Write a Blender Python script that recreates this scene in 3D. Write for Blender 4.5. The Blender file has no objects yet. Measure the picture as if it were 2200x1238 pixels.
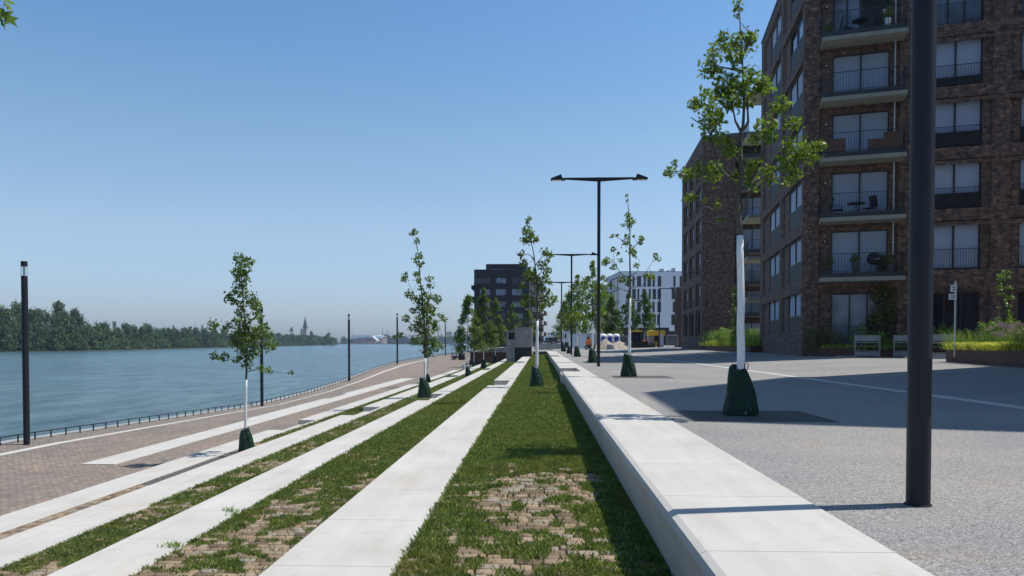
import bpy, math, random
import numpy as np
from mathutils import Vector, noise as mnoise
R = math.radians
S = bpy.context.scene
COL = S.collection
random.seed(7)

# ------------------------------------------------------------------ camera, sky, sun
cd = bpy.data.cameras.new("camera"); cam = bpy.data.objects.new("camera", cd); COL.objects.link(cam)
cam.location = (0, 0, 1.0)
cam.rotation_euler = (R(90 - 1.3), 0, R(2.148))
cd.sensor_width = 36; cd.lens = 26.18; cd.shift_y = 0.0695
cd.clip_start = 0.05; cd.clip_end = 20000
S.camera = cam
SUN_AZ = 10.9      # degrees from +X towards +Y
SUN_EL = 62.5
w = bpy.data.worlds.new("World"); S.world = w; w.use_nodes = True
nt = w.node_tree; nt.nodes.clear()
wo = nt.nodes.new("ShaderNodeOutputWorld"); bg = nt.nodes.new("ShaderNodeBackground")
sky = nt.nodes.new("ShaderNodeTexSky"); sky.sky_type = 'NISHITA'; sky.sun_disc = False
sky.sun_elevation = R(SUN_EL); sky.sun_rotation = R(90 - SUN_AZ)
sky.altitude = 0; sky.air_density = 1.0; sky.dust_density = 1.0; sky.ozone_density = 3.0
bg.inputs[1].default_value = 0.115
tc = nt.nodes.new("ShaderNodeTexCoord"); sx = nt.nodes.new("ShaderNodeSeparateXYZ"); nt.links.new(tc.outputs["Generated"], sx.inputs[0])
rp_ = nt.nodes.new("ShaderNodeValToRGB"); cr_ = rp_.color_ramp
while len(cr_.elements) < 6: cr_.elements.new(.5)
for e_, (p_, c_) in zip(cr_.elements, ((0, (.74, .80, 1.02)), (.05, (.77, .84, 1.03)), (.14, (.97, .97, .99)), (.25, (.92, 1.02, 1.0)), (.38, (.73, .98, 1.09)), (.75, (.6, .84, 1.02)))):
    e_.position = p_; e_.color = (*c_, 1)
nt.links.new(sx.outputs[2], rp_.inputs[0])
mx_ = nt.nodes.new("ShaderNodeMix"); mx_.data_type = 'RGBA'; mx_.blend_type = 'MULTIPLY'; mx_.inputs[0].default_value = 1
nt.links.new(sky.outputs[0], mx_.inputs[6]); nt.links.new(rp_.outputs[0], mx_.inputs[7]); nt.links.new(mx_.outputs[2], bg.inputs[0]); nt.links.new(bg.outputs[0], wo.inputs[0])
sl = bpy.data.lights.new("sun", 'SUN'); sl.energy = 4.4; sl.angle = R(0.5); sl.color = (1, .965, .91)
so = bpy.data.objects.new("sun", sl); COL.objects.link(so)
ca, sa, ce, se = math.cos(R(SUN_AZ)), math.sin(R(SUN_AZ)), math.cos(R(SUN_EL)), math.sin(R(SUN_EL))
so.rotation_euler = Vector((ca * ce, sa * ce, se)).to_track_quat('Z', 'Y').to_euler()
so.location = (30, 5, 60)
S.view_settings.view_transform = 'Standard'; S.view_settings.look = 'None'
S.view_settings.exposure = 0.35; S.view_settings.gamma = 1.0

def W(x, d):
    """plan point from lateral offset x and view distance d (the view axis is turned 2.148 degrees)"""
    return (x, d + .0375 * x)
# ------------------------------------------------------------------ materials
def newmat(name):
    m = bpy.data.materials.new(name); m.use_nodes = True
    t = m.node_tree; b = t.nodes["Principled BSDF"]
    return m, t, b
def node(t, typ, **kw):
    n = t.nodes.new(typ)
    for k, v in kw.items():
        if k.startswith('i_'):
            n.inputs[int(k[2:]) if k[2:].isdigit() else k[2:].replace('_', ' ')].default_value = v
        else: setattr(n, k, v)
    return n
def coords(t, kind='obj'):
    if kind == 'uv': return node(t, "ShaderNodeUVMap").outputs[0]
    if kind == 'pos': return node(t, "ShaderNodeNewGeometry").outputs["Position"]
    return node(t, "ShaderNodeTexCoord").outputs["Object"]
def ramp(t, fac, stops, interp='LINEAR'):
    r = t.nodes.new("ShaderNodeValToRGB"); r.color_ramp.interpolation = interp
    e = r.color_ramp.elements
    while len(e) < len(stops): e.new(0.5)
    for i, (p, c) in enumerate(stops):
        e[i].position = p; e[i].color = (*c, 1) if len(c) == 3 else c
    t.links.new(fac, r.inputs[0]); return r.outputs[0]
def mix(t, fac, a, b, blend='MIX'):
    n = t.nodes.new("ShaderNodeMix"); n.data_type = 'RGBA'; n.blend_type = blend
    for s, v in ((0, fac), (6, a), (7, b)):
        if hasattr(v, 'is_linked'): t.links.new(v, n.inputs[s])
        else: n.inputs[s].default_value = v if s == 0 else (*v, 1)
    return n.outputs[2]
def noise(t, vec, scale, detail=4, rough=.55, dist=0):
    n = node(t, "ShaderNodeTexNoise"); n.inputs["Scale"].default_value = scale
    n.inputs["Detail"].default_value = detail; n.inputs["Roughness"].default_value = rough
    n.inputs["Distortion"].default_value = dist
    if vec is not None: t.links.new(vec, n.inputs["Vector"])
    return n.outputs["Fac"]
def bump(t, b, h, strength=.3, dist=.01):
    n = node(t, "ShaderNodeBump"); n.inputs["Strength"].default_value = strength; n.inputs["Distance"].default_value = dist
    t.links.new(h, n.inputs["Height"]); t.links.new(n.outputs[0], b.inputs["Normal"])
def mapping(t, vec, scale=(1, 1, 1), rot=(0, 0, 0)):
    n = node(t, "ShaderNodeMapping"); n.inputs["Scale"].default_value = scale; n.inputs["Rotation"].default_value = rot
    t.links.new(vec, n.inputs["Vector"]); return n.outputs[0]
def sc(c, f): return tuple(x * f for x in c)
def plain(name, col, rough=.6, metal=0, var=.18, scale=3, bmp=0, spec=.5):
    m, t, b = newmat(name)
    v = coords(t, 'pos')
    f = noise(t, v, scale, 5)
    t.links.new(ramp(t, f, [(.3, sc(col, 1 - var)), (.7, sc(col, 1 + var))]), b.inputs["Base Color"])
    b.inputs["Roughness"].default_value = rough; b.inputs["Metallic"].default_value = metal
    b.inputs["Specular IOR Level"].default_value = spec
    if bmp: bump(t, b, noise(t, v, scale * 8, 4), bmp, .01)
    return m
M = {}
M['metal'] = plain('anthracite_paint', (.014, .015, .021), .5, 0, .12, 2, 0, .3)
M['black'] = plain('black_metal', (.012, .013, .016), .5)
M['whiteplastic'] = plain('white_plastic', (.7, .7, .7), .4)
M['galv'] = plain('galvanised', (.42, .44, .46), .4, .6)
M['darkpanel'] = plain('dark_panel', (.016, .016, .019), .6, 0, .1)
M['frame'] = plain('window_frame', (.025, .026, .03), .45)
M['soffit'] = plain('balcony_concrete', (.26, .27, .22), .8, 0, .12, 1.5)
M['corten'] = plain('corten_steel', (.085, .042, .03), .8, 0, .35, 6)
M['barrier'] = plain('barrier_grey', (.23, .26, .28), .5)
M['terracotta'] = plain('pot_clay', (.3, .14, .09), .8)
M['potdark'] = plain('pot_dark', (.05, .05, .055), .5)
M['woodpanel'] = plain('wood_panel', (.12, .065, .04), .7, 0, .3, 9)
M['yellow'] = plain('yellow_paint', (.85, .5, .04), .45)
M['orange'] = plain('orange_paint', (.65, .17, .03), .5)
M['blue'] = plain('blue_door', (.03, .06, .3), .5)
M['tyre'] = plain('tyre_rubber', (.02, .02, .02), .85)
M['sand'] = plain('sand', (.33, .28, .22), .95, 0, .3, 3, .3)
M['container'] = plain('container_paint', (.55, .62, .68), .5, 0, .1, .6)
M['render_white'] = plain('white_render', (.62, .66, .72), .85, 0, .05, .4)
M['darkbrickfar'] = plain('dark_brick_far', (.012, .013, .019), .8, 0, .3, 1.2)
M['stonefar'] = plain('stone_far', (.36, .33, .3), .9)
M['slate'] = plain('slate_roof', (.07, .08, .1), .7)
M['hallroof'] = plain('hall_roof', (.8, .8, .78), .5, 0, .06, .05)
M['earthbrown'] = plain('earth_brown', (.24, .17, .13), .9, 0, .35, .05)
M['farland'] = plain('far_land', (.07, .08, .06), .95, 0, .4, .02)
M['wood'] = plain('wood', (.25, .16, .1), .7, 0, .3, 8)
M['skin'] = plain('skin', (.45, .28, .2), .6)
M['trunkbark'] = plain('bark', (.085, .075, .06), .9, 0, .35, 18, .6)
M['trunkwhite'] = plain('whitewash', (.74, .74, .72), .85, 0, .09, 22, .5)
M['roofedge'] = plain('roof_edge', (.10, .11, .13), .5)
M['lamppanel'] = plain('lamp_glass_panel', (.75, .7, .68), .25)
M['signpaint'] = plain('sign_white', (.8, .82, .85), .4, 0, .03)
M['signink'] = plain('sign_ink', (.06, .07, .1), .6)
M['pitgravel'] = plain('pit_gravel', (.075, .073, .07), .95, 0, .5, 60, .8)

def m_glass(name, col, rough=.08):
    m, t, b = newmat(name)
    f = noise(t, coords(t, 'pos'), .7, 2)
    t.links.new(ramp(t, f, [(.35, sc(col, .6)), (.7, sc(col, 1.5))]), b.inputs["Base Color"])
    b.inputs["Roughness"].default_value = rough; b.inputs["Specular IOR Level"].default_value = .5
    return m
M['glass'] = m_glass('window_glass', (.012, .02, .035))
M['glasslight'] = m_glass('window_glass_light', (.16, .2, .28), .15)
def m_clear():
    m, t, b = newmat('clear_tube')
    b.inputs["Base Color"].default_value = (.9, .95, .97, 1); b.inputs["Roughness"].default_value = .05
    b.inputs["Transmission Weight"].default_value = .9; b.inputs["IOR"].default_value = 1.1
    return m
M['clear'] = m_clear()
def m_blind():
    m, t, b = newmat('roller_blind')
    v = coords(t, 'pos')
    wv = node(t, "ShaderNodeTexWave", wave_type='BANDS', bands_direction='Z'); wv.inputs["Scale"].default_value = 9
    t.links.new(v, wv.inputs["Vector"])
    c = mix(t, wv.outputs["Fac"], (.33, .40, .52), (.40, .47, .58))
    c2 = mix(t, noise(t, v, .35, 2), c, (.28, .34, .46))
    t.links.new(c2, b.inputs["Base Color"]); b.inputs["Roughness"].default_value = .6
    return m
M['blind'] = m_blind()

def m_brick(name, a, bb, mort, sx=.25, sz=.078, uv='uv'):
    m, t, b = newmat(name)
    v = coords(t, uv)
    if uv != 'uv': pass
    br = node(t, "ShaderNodeTexBrick"); t.links.new(v, br.inputs["Vector"])
    br.inputs["Scale"].default_value = 1; br.inputs["Brick Width"].default_value = sx; br.inputs["Row Height"].default_value = sz
    br.inputs["Mortar Size"].default_value = .007; br.inputs["Mortar Smooth"].default_value = .2
    br.inputs["Bias"].default_value = -.15
    br.inputs["Color1"].default_value = (*a, 1); br.inputs["Color2"].default_value = (*bb, 1); br.inputs["Mortar"].default_value = (*mort, 1)
    big = ramp(t, noise(t, v, 3.2, 5, .7), [(.38, (.42, .40, .40)), (.55, (1, 1, 1)), (.72, (1.9, 1.75, 1.6))])
    c = mix(t, 1.0, br.outputs["Color"], big, 'MULTIPLY')
    sp = ramp(t, noise(t, mapping(t, v, (5, 11, 1)), 1, 1), [(.60, (1, 1, 1)), (.70, (2.6, 2.3, 2.1))])
    c = mix(t, .8, c, sp, 'MULTIPLY')
    t.links.new(c, b.inputs["Base Color"]); b.inputs["Roughness"].default_value = .88
    bump(t, b, br.outputs["Fac"], -.5, .01)
    return m
M['brick'] = m_brick('dark_clinker_brick', (.19, .115, .082), (.08, .058, .052), (.09, .078, .068))
M['brickfar'] = m_brick('dark_clinker_brick_far', (.165, .10, .074), (.075, .054, .05), (.085, .074, .064), .34, .11)
M['brickred'] = m_brick('red_brown_brick', (.11, .055, .045), (.07, .04, .035), (.08, .07, .06), .24, .075)

def m_concrete():
    m, t, b = newmat('white_concrete')
    v = coords(t, 'pos')
    c = ramp(t, noise(t, v, .9, 6, .6), [(.3, (.405, .382, .345)), (.7, (.47, .448, .41))])
    st = noise(t, mapping(t, v, (6, .6, 6)), 1.3, 5, .6)
    c = mix(t, .5, c, ramp(t, st, [(.35, (.86, .84, .80)), (.6, (1, 1, 1))]), 'MULTIPLY')
    c = mix(t, .6, c, ramp(t, noise(t, v, 7, 6, .75), [(.30, (.80, .78, .74)), (.42, (1, 1, 1)), (.8, (1.05, 1.05, 1.04))]), 'MULTIPLY')
    sp = ramp(t, noise(t, v, 60, 2), [(.255, (.45, .4, .36)), (.29, (1, 1, 1))])
    c = mix(t, .8, c, sp, 'MULTIPLY')
    pk = ramp(t, noise(t, v, .5, 3), [(.52, (1, 1, 1)), (.75, (.97, .92, .87))])
    c = mix(t, .7, c, pk, 'MULTIPLY')
    t.links.new(c, b.inputs["Base Color"]); b.inputs["Roughness"].default_value = .82
    b.inputs["Specular IOR Level"].default_value = .3
    bump(t, b, noise(t, v, 90, 3), .12, .004)
    return m
M['concrete'] = m_concrete()
def m_greyconc():
    m, t, b = newmat('grey_concrete')
    v = coords(t, 'pos')
    c = ramp(t, noise(t, v, 1.4, 6, .65), [(.3, (.22, .22, .21)), (.7, (.33, .33, .315))])
    t.links.new(c, b.inputs["Base Color"]); b.inputs["Roughness"].default_value = .85
    return m
M['greyconc'] = m_greyconc()
def m_asphalt():
    m, t, b = newmat('exposed_aggregate_asphalt')
    v = coords(t, 'pos')
    vo = node(t, "ShaderNodeTexVoronoi"); vo.inputs["Scale"].default_value = 125; t.links.new(v, vo.inputs["Vector"])
    sep = node(t, "ShaderNodeSeparateColor"); t.links.new(vo.outputs["Color"], sep.inputs[0])
    g = ramp(t, sep.outputs[0], [(0, (.074, .071, .067)), (.35, (.175, .168, .157)), (.7, (.28, .268, .252)), (1, (.425, .405, .38))])
    f = mix(t, .35, g, ramp(t, noise(t, v, 28, 3, .7), [(.3, (.084, .08, .076)), (.7, (.37, .355, .335))]))
    patch = ramp(t, noise(t, v, .45, 5, .6), [(.35, (.86, .87, .9)), (.65, (1.08, 1.05, 1.0))])
    f = mix(t, 1.0, f, patch, 'MULTIPLY')
    dirt = ramp(t, noise(t, mapping(t, v, (.35, 1.6, 1)), 1.0, 6, .7), [(.52, (1, 1, 1)), (.68, (1.06, .98, .88))])
    f = mix(t, 1.0, f, dirt, 'MULTIPLY')
    t.links.new(f, b.inputs["Base Color"]); b.inputs["Roughness"].default_value = .9
    b.inputs["Specular IOR Level"].default_value = .25
    bump(t, b, vo.outputs["Distance"], .3, .004)
    return m
M['asphalt'] = m_asphalt()
def m_promenade(name='promenade_setts', tint=(1, 1, 1)):
    m, t, b = newmat(name)
    v = coords(t, 'pos')
    vd = node(t, "ShaderNodeVectorMath", operation='ADD')
    nz = node(t, "ShaderNodeTexNoise"); nz.inputs["Scale"].default_value = 2.5; t.links.new(v, nz.inputs["Vector"])
    s2 = node(t, "ShaderNodeVectorMath", operation='SCALE'); s2.inputs["Scale"].default_value = .08
    t.links.new(nz.outputs["Color"], s2.inputs[0]); t.links.new(v, vd.inputs[0]); t.links.new(s2.outputs[0], vd.inputs[1])
    br = node(t, "ShaderNodeTexBrick"); t.links.new(vd.outputs[0], br.inputs["Vector"])
    br.inputs["Scale"].default_value = 1; br.inputs["Brick Width"].default_value = .17; br.inputs["Row Height"].default_value = .115
    br.inputs["Mortar Size"].default_value = .012; br.inputs["Mortar Smooth"].default_value = .5
    br.inputs["Color1"].default_value = (.24 * tint[0], .186 * tint[1], .140 * tint[2], 1)
    br.inputs["Color2"].default_value = (.165 * tint[0], .136 * tint[1], .108 * tint[2], 1)
    br.inputs["Mortar"].default_value = (.085, .073, .062, 1)
    big = ramp(t, noise(t, v, .35, 6, .65), [(.3, (.8, .82, .86)), (.5, (1, 1, 1)), (.7, (1.16, 1.06, 1.0))])
    c = mix(t, 1.0, br.outputs["Color"], big, 'MULTIPLY')
    sp = ramp(t, noise(t, v, 6, 4, .7), [(.35, (.75, .75, .75)), (.65, (1.25, 1.25, 1.25))])
    c = mix(t, 1.0, c, sp, 'MULTIPLY')
    t.links.new(c, b.inputs["Base Color"]); b.inputs["Roughness"].default_value = .9
    bump(t, b, br.outputs["Fac"], -.5, .012)
    return m
M['promenade'] = m_promenade()
def m_soil():
    m, t, b = newmat('soil_and_moss')
    v = coords(t, 'pos')
    c = ramp(t, noise(t, v, 5, 6, .7), [(.35, (.06, .042, .028)), (.5, (.10, .072, .05)), (.68, (.05, .06, .02))])
    t.links.new(c, b.inputs["Base Color"]); b.inputs["Roughness"].default_value = .95
    bump(t, b, noise(t, v, 40, 4), .6, .01)
    return m
M['soil'] = m_soil()
def m_lawn():
    m, t, b = newmat('turf')
    v = coords(t, 'pos')
    c = ramp(t, noise(t, v, 3, 6, .7), [(.35, (.045, .065, .016)), (.55, (.075, .10, .022)), (.7, (.12, .11, .04))])
    t.links.new(c, b.inputs["Base Color"]); b.inputs["Roughness"].default_value = .95
    bump(t, b, noise(t, v, 30, 4), .8, .02)
    return m
M['lawn'] = m_lawn()
def m_island(name, cols, rough=.7, trans=0, posmix=None, bmp=0):
    m, t, b = newmat(name)
    g = node(t, "ShaderNodeNewGeometry")
    c = ramp(t, g.outputs["Random Per Island"], cols)
    if posmix:
        c = mix(t, ramp(t, noise(t, g.outputs["Position"], posmix[0], 3, .6), [(posmix[2], (0, 0, 0)), (posmix[3], (1, 1, 1))]), c, posmix[1])
    if name == 'grass_blade':
        c = mix(t, 1.0, c, ramp(t, noise(t, g.outputs['Position'], 5, 4, .7), [(.36, (.5, .58, .6)), (.5, (1, 1, 1)), (.66, (1.5, 1.3, 1.2))]), 'MULTIPLY')
    t.links.new(c, b.inputs["Base Color"]); b.inputs["Roughness"].default_value = rough
    b.inputs["Specular IOR Level"].default_value = .3
    if bmp: bump(t, b, noise(t, g.outputs["Position"], 45, 4), bmp, .006)
    if trans:
        tr = node(t, "ShaderNodeBsdfTranslucent"); t.links.new(mix(t, .5, c, (.22, .32, .02)), tr.inputs[0])
        ms = node(t, "ShaderNodeMixShader"); ms.inputs[0].default_value = trans
        t.links.new(b.outputs[0], ms.inputs[1]); t.links.new(tr.outputs[0], ms.inputs[2])
        t.links.new(ms.outputs[0], t.nodes["Material Output"].inputs[0])
    return m
M['sett'] = m_island('sett_stone', [(0, (.11, .078, .05)), (.4, (.20, .142, .09)), (.75, (.27, .20, .13)), (1, (.22, .195, .16))], .88, bmp=.5)
M['blade'] = m_island('grass_blade', [(0, (.05, .10, .016)), (.5, (.135, .20, .04)), (.8, (.24, .31, .08)), (1, (.42, .40, .19))], .6, .35, (.8, (.19, .165, .045), .50, .75))
M['oakleaf'] = m_island('oak_leaf', [(0, (.05, .10, .015)), (.5, (.11, .19, .025)), (1, (.26, .32, .05))], .42, .45)
M['leafdark'] = m_island('dark_leaf', [(0, (.026, .062, .014)), (.5, (.075, .135, .026)), (1, (.2, .26, .055))], .5, .38)
M['woodleaf'] = m_island('riverside_leaf', [(0, (.016, .04, .015)), (.5, (.055, .10, .034)), (1, (.16, .215, .075))], .7, .2, (.03, (.02, .045, .028), .45, .65))
M['goldgrass'] = m_island('golden_grass', [(0, (.24, .28, .02)), (.5, (.55, .55, .05)), (1, (.75, .70, .14))], .6, .3)
M['greengrass'] = m_island('reed_grass', [(0, (.06, .12, .02)), (.5, (.14, .24, .04)), (1, (.3, .38, .08))], .6, .35)
M['shrubleaf'] = m_island('shrub_leaf', [(0, (.05, .11, .02)), (.5, (.13, .22, .04)), (1, (.3, .38, .08))], .5, .35)
M['vine'] = m_island('vine_leaf', [(0, (.05, .07, .025)), (.5, (.13, .14, .05)), (1, (.28, .25, .11))], .4, .25)
M['flower'] = m_island('purple_flower', [(0, (.25, .15, .35)), (.5, (.35, .2, .3)), (1, (.45, .28, .3))], .6, .2)
M['whiteflower'] = m_island('white_flower', [(0, (.7, .7, .6)), (1, (.85, .85, .8))], .6)
def m_bag():
    m, t, b = newmat('green_tarpaulin')
    v = coords(t, 'pos')
    c = ramp(t, noise(t, v, 8, 4), [(.3, (.003, .020, .009)), (.7, (.006, .038, .016))])
    t.links.new(c, b.inputs["Base Color"]); b.inputs["Roughness"].default_value = .5; b.inputs['Specular IOR Level'].default_value = .3
    bump(t, b, noise(t, mapping(t, v, (1, 1, .5)), 14, 3, .6, 1.6), 1.0, .05)
    return m
M['bag'] = m_bag()
def m_water():
    m, t, b = newmat('river_water')
    v = coords(t, 'pos')
    c = ramp(t, noise(t, mapping(t, v, (.02, .006, 1)), 1, 5), [(.35, (.050, .100, .118)), (.65, (.076, .135, .150))])
    rp2 = ramp(t, noise(t, mapping(t, v, (.35, .10, 1), (0, 0, .2)), 1.0, 6, .7), [(.38, (.55, .6, .65)), (.6, (1.3, 1.25, 1.2))])  # light and shade of the ripples painted into the base colour
    c = mix(t, 1.0, c, rp2, 'MULTIPLY')
    t.links.new(c, b.inputs["Base Color"]); b.inputs["Roughness"].default_value = .2
    b.inputs["IOR"].default_value = 1.33
    n1 = noise(t, mapping(t, v, (.5, .22, 1), (0, 0, .25)), 1.0, 6, .68, .5)
    n2 = noise(t, mapping(t, v, (.05, .018, 1), (0, 0, -.2)), 1.0, 4, .6, 1.0)
    ad = node(t, "ShaderNodeMath", operation='MULTIPLY_ADD'); t.links.new(n2, ad.inputs[0]); ad.inputs[1].default_value = 2.2; t.links.new(n1, ad.inputs[2])
    bump(t, b, ad.outputs[0], 1.0, 1.3)
    return m
M['water'] = m_water()

# ------------------------------------------------------------------ mesh helpers
def wloc(o):
    p = Vector((0, 0, 0))
    while o is not None: p += o.location; o = o.parent
    return p
class MB:
    def __init__(s): s.v = []; s.f = []; s.uv = {}
    def add(s, vs, fs):
        k = len(s.v); s.v += [tuple(p) for p in vs]; s.f += [tuple(i + k for i in f) for f in fs]; return s
    def box(s, x0, x1, y0, y1, z0, z1):
        return s.add([(x0, y0, z0), (x1, y0, z0), (x1, y1, z0), (x0, y1, z0), (x0, y0, z1), (x1, y0, z1), (x1, y1, z1), (x0, y1, z1)],
                     [(3, 2, 1, 0), (4, 5, 6, 7), (0, 1, 5, 4), (1, 2, 6, 5), (2, 3, 7, 6), (3, 0, 4, 7)])
    def cbox(s, c, d, rot=0, rx=0):
        X, Y, Z = d[0] / 2, d[1] / 2, d[2] / 2; cr, sr = math.cos(rot), math.sin(rot); cx, sx = math.cos(rx), math.sin(rx)
        vs = []
        for z in (-Z, Z):
            for x, y in ((-X, -Y), (X, -Y), (X, Y), (-X, Y)):
                y2, z2 = y * cx - z * sx, y * sx + z * cx
                vs.append((c[0] + x * cr - y2 * sr, c[1] + x * sr + y2 * cr, c[2] + z2))
        return s.add(vs, [(3, 2, 1, 0), (4, 5, 6, 7), (0, 1, 5, 4), (1, 2, 6, 5), (2, 3, 7, 6), (3, 0, 4, 7)])
    def prism(s, poly, z0, z1):
        n = len(poly)
        a = sum(poly[i][0] * poly[(i + 1) % n][1] - poly[(i + 1) % n][0] * poly[i][1] for i in range(n))
        if a < 0: poly = poly[::-1]
        return s.add([(p[0], p[1], z0) for p in poly] + [(p[0], p[1], z1) for p in poly],
                     [tuple(range(n))[::-1], tuple(range(n, 2 * n))] + [(i, (i + 1) % n, n + (i + 1) % n, n + i) for i in range(n)])
    def tube(s, pts, rad, n=8, cap=True):
        pts = [Vector(p) for p in pts]
        if not isinstance(rad, (list, tuple)): rad = [rad] * len(pts)
        rings = []; k0 = len(s.v)
        for i, p in enumerate(pts):
            d = (pts[min(i + 1, len(pts) - 1)] - pts[max(i - 1, 0)]).normalized()
            a = Vector((1, 0, 0)) if abs(d.x) < .9 else Vector((0, 1, 0))
            u = d.cross(a).normalized(); v = d.cross(u).normalized()
            for j in range(n):
                q = 2 * math.pi * j / n
                s.v.append(tuple(p + (u * math.cos(q) + v * math.sin(q)) * rad[i]))
        for i in range(len(pts) - 1):
            for j in range(n):
                a, b = k0 + i * n + j, k0 + i * n + (j + 1) % n
                s.f.append((a, b, b + n, a + n))
        if cap:
            s.f.append(tuple(k0 + j for j in range(n))[::-1]); s.f.append(tuple(k0 + (len(pts) - 1) * n + j for j in range(n)))
        return s
    def lathe(s, c, prof, n=16, sx=1, sy=1, wob=0, rnd=None):
        k0 = len(s.v)
        for (r, z) in prof:
            for j in range(n):
                q = 2 * math.pi * j / n; rr = r
                if wob: rr = r * (1 + wob * mnoise.noise(Vector((math.cos(q) * 2.2 + c[0], math.sin(q) * 2.2 + c[1], z * 5))))
                s.v.append((c[0] + rr * math.cos(q) * sx, c[1] + rr * math.sin(q) * sy, c[2] + z))
        for i in range(len(prof) - 1):
            for j in range(n):
                a, b = k0 + i * n + j, k0 + i * n + (j + 1) % n
                s.f.append((a, b, b + n, a + n))
        s.f.append(tuple(k0 + j for j in range(n))[::-1]); s.f.append(tuple(k0 + (len(prof) - 1) * n + j for j in range(n)))
        return s
    def quad(s, p, uvs=None):
        k = len(s.v); s.v += [tuple(q) for q in p]; s.f.append((k, k + 1, k + 2, k + 3))
        if uvs: s.uv[len(s.f) - 1] = uvs
        return s
    def build(s, name, mat, parent=None, smooth=False, bevel=0):
        off = wloc(parent) if parent else Vector((0, 0, 0))
        me = bpy.data.meshes.new(name)
        me.from_pydata([(x - off.x, y - off.y, z - off.z) for x, y, z in s.v], [], s.f)
        if s.uv:
            ul = me.uv_layers.new(name="UVMap")
            for fi, uvs in s.uv.items():
                for li, q in zip(me.polygons[fi].loop_indices, uvs): ul.data[li].uv = q
        mats = mat if isinstance(mat, list) else [mat]
        for m in mats: me.materials.append(M[m])
        if smooth:
            me.polygons.foreach_set("use_smooth", [True] * len(me.polygons))
            if smooth is not True: me.set_sharp_from_angle(angle=R(smooth))
        o = bpy.data.objects.new(name, me); COL.objects.link(o)
        if parent: o.parent = parent
        if bevel:
            bv = o.modifiers.new("bevel", 'BEVEL'); bv.width = bevel; bv.segments = 2; bv.limit_method = 'ANGLE'
        me.update()
        return o
def npmesh(name, V, Fc, nper, mat, parent=None):
    """V (n,3), faces as consecutive groups of nper vertices, or index array Fc"""
    me = bpy.data.meshes.new(name)
    off = wloc(parent) if parent else Vector((0, 0, 0))
    V = np.asarray(V, dtype=np.float32) - np.array(off, dtype=np.float32)
    n = len(V)
    idx = np.arange(n, dtype=np.int32) if Fc is None else np.asarray(Fc, dtype=np.int32).ravel()
    nf = len(idx) // nper
    me.vertices.add(n); me.vertices.foreach_set("co", V.ravel())
    me.loops.add(len(idx)); me.loops.foreach_set("vertex_index", idx)
    me.polygons.add(nf); me.polygons.foreach_set("loop_start", np.arange(nf, dtype=np.int32) * nper)
    me.polygons.foreach_set("loop_total", np.full(nf, nper, dtype=np.int32))
    me.materials.append(M[mat]); me.update(calc_edges=True)
    o = bpy.data.objects.new(name, me); COL.objects.link(o)
    if parent: o.parent = parent
    return o
def tag(o, label=None, cat=None, group=None, kind=None):
    if label: o['label'] = label
    if cat: o['category'] = cat
    if group: o['group'] = group
    if kind: o['kind'] = kind
    return o
def root(name, loc, label, cat, group=None):
    o = bpy.data.objects.new(name, None); COL.objects.link(o); o.location = loc; o.empty_display_size = .2
    return tag(o, label, cat, group)
def copy_tree(o, loc=None, label=None, rot=None, scale=None, parent=None, kids=None):
    c = o.copy(); COL.objects.link(c)
    if parent: c.parent = parent
    if loc: c.location = loc
    if rot is not None: c.rotation_euler = (0, 0, rot)
    if scale: c.scale = scale
    if label: c['label'] = label
    for ch in [x for x in list(o.children)]: copy_tree(ch, parent=c)
    return c
def struct(mb, name, mat, **k): return tag(mb.build(name, mat, **k), kind='structure')

# ------------------------------------------------------------------ setting: levels (camera eye is z = 1, plaza z = 0)
Z1, Z2, Z3, Z4, Z5 = -.48, -1.0, -1.52, -2.04, -2.30
YE = 90.0
# --- promenade height field
def interp(xs, ys, x): return float(np.interp(x, xs, ys))
def zprom(x, y):
    A = 1 - interp([0, 14, 19.0, 66, 78, 90, 100, 140], [3.06, 3.08, 3.305, 3.31, 3.1, 2.75, 2.5, 2.3], y)
    B = 1 - interp([0, 10, 22.9, 33, 43, 53, 62.9, 72, 82.6, 100, 123, 150], [3.08, 3.09, 3.14, 3.42, 3.69, 3.60, 3.26, 2.78, 2.41, 2.27, 2.19, 2.15], y)
    C = A - interp([0, 20, 28, 42, 56, 66], [0, .03, .08, .16, .1, 0], y)
    if x > -12.55: return A
    return C + (B - C) * min(1, (-12.55 - x) / (16.0 - 12.55))
mb = MB(); xs = [-7.9, -9.4, -11.4, -12.54, -12.56, -13.5, -14.8, -16.0, -16.9]; ys = [-6] + [i * 1.0 for i in range(0, 168)]
for j, y in enumerate(ys):
    for x in xs: mb.v.append((x, y, zprom(x, y) - .004))
nx = len(xs)
for j in range(len(ys) - 1):
    for i in range(nx - 1):
        a = j * nx + i; mb.f.append((a + 1, a, a + nx, a + nx + 1))
struct(mb, 'promenade', 'promenade')
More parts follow.
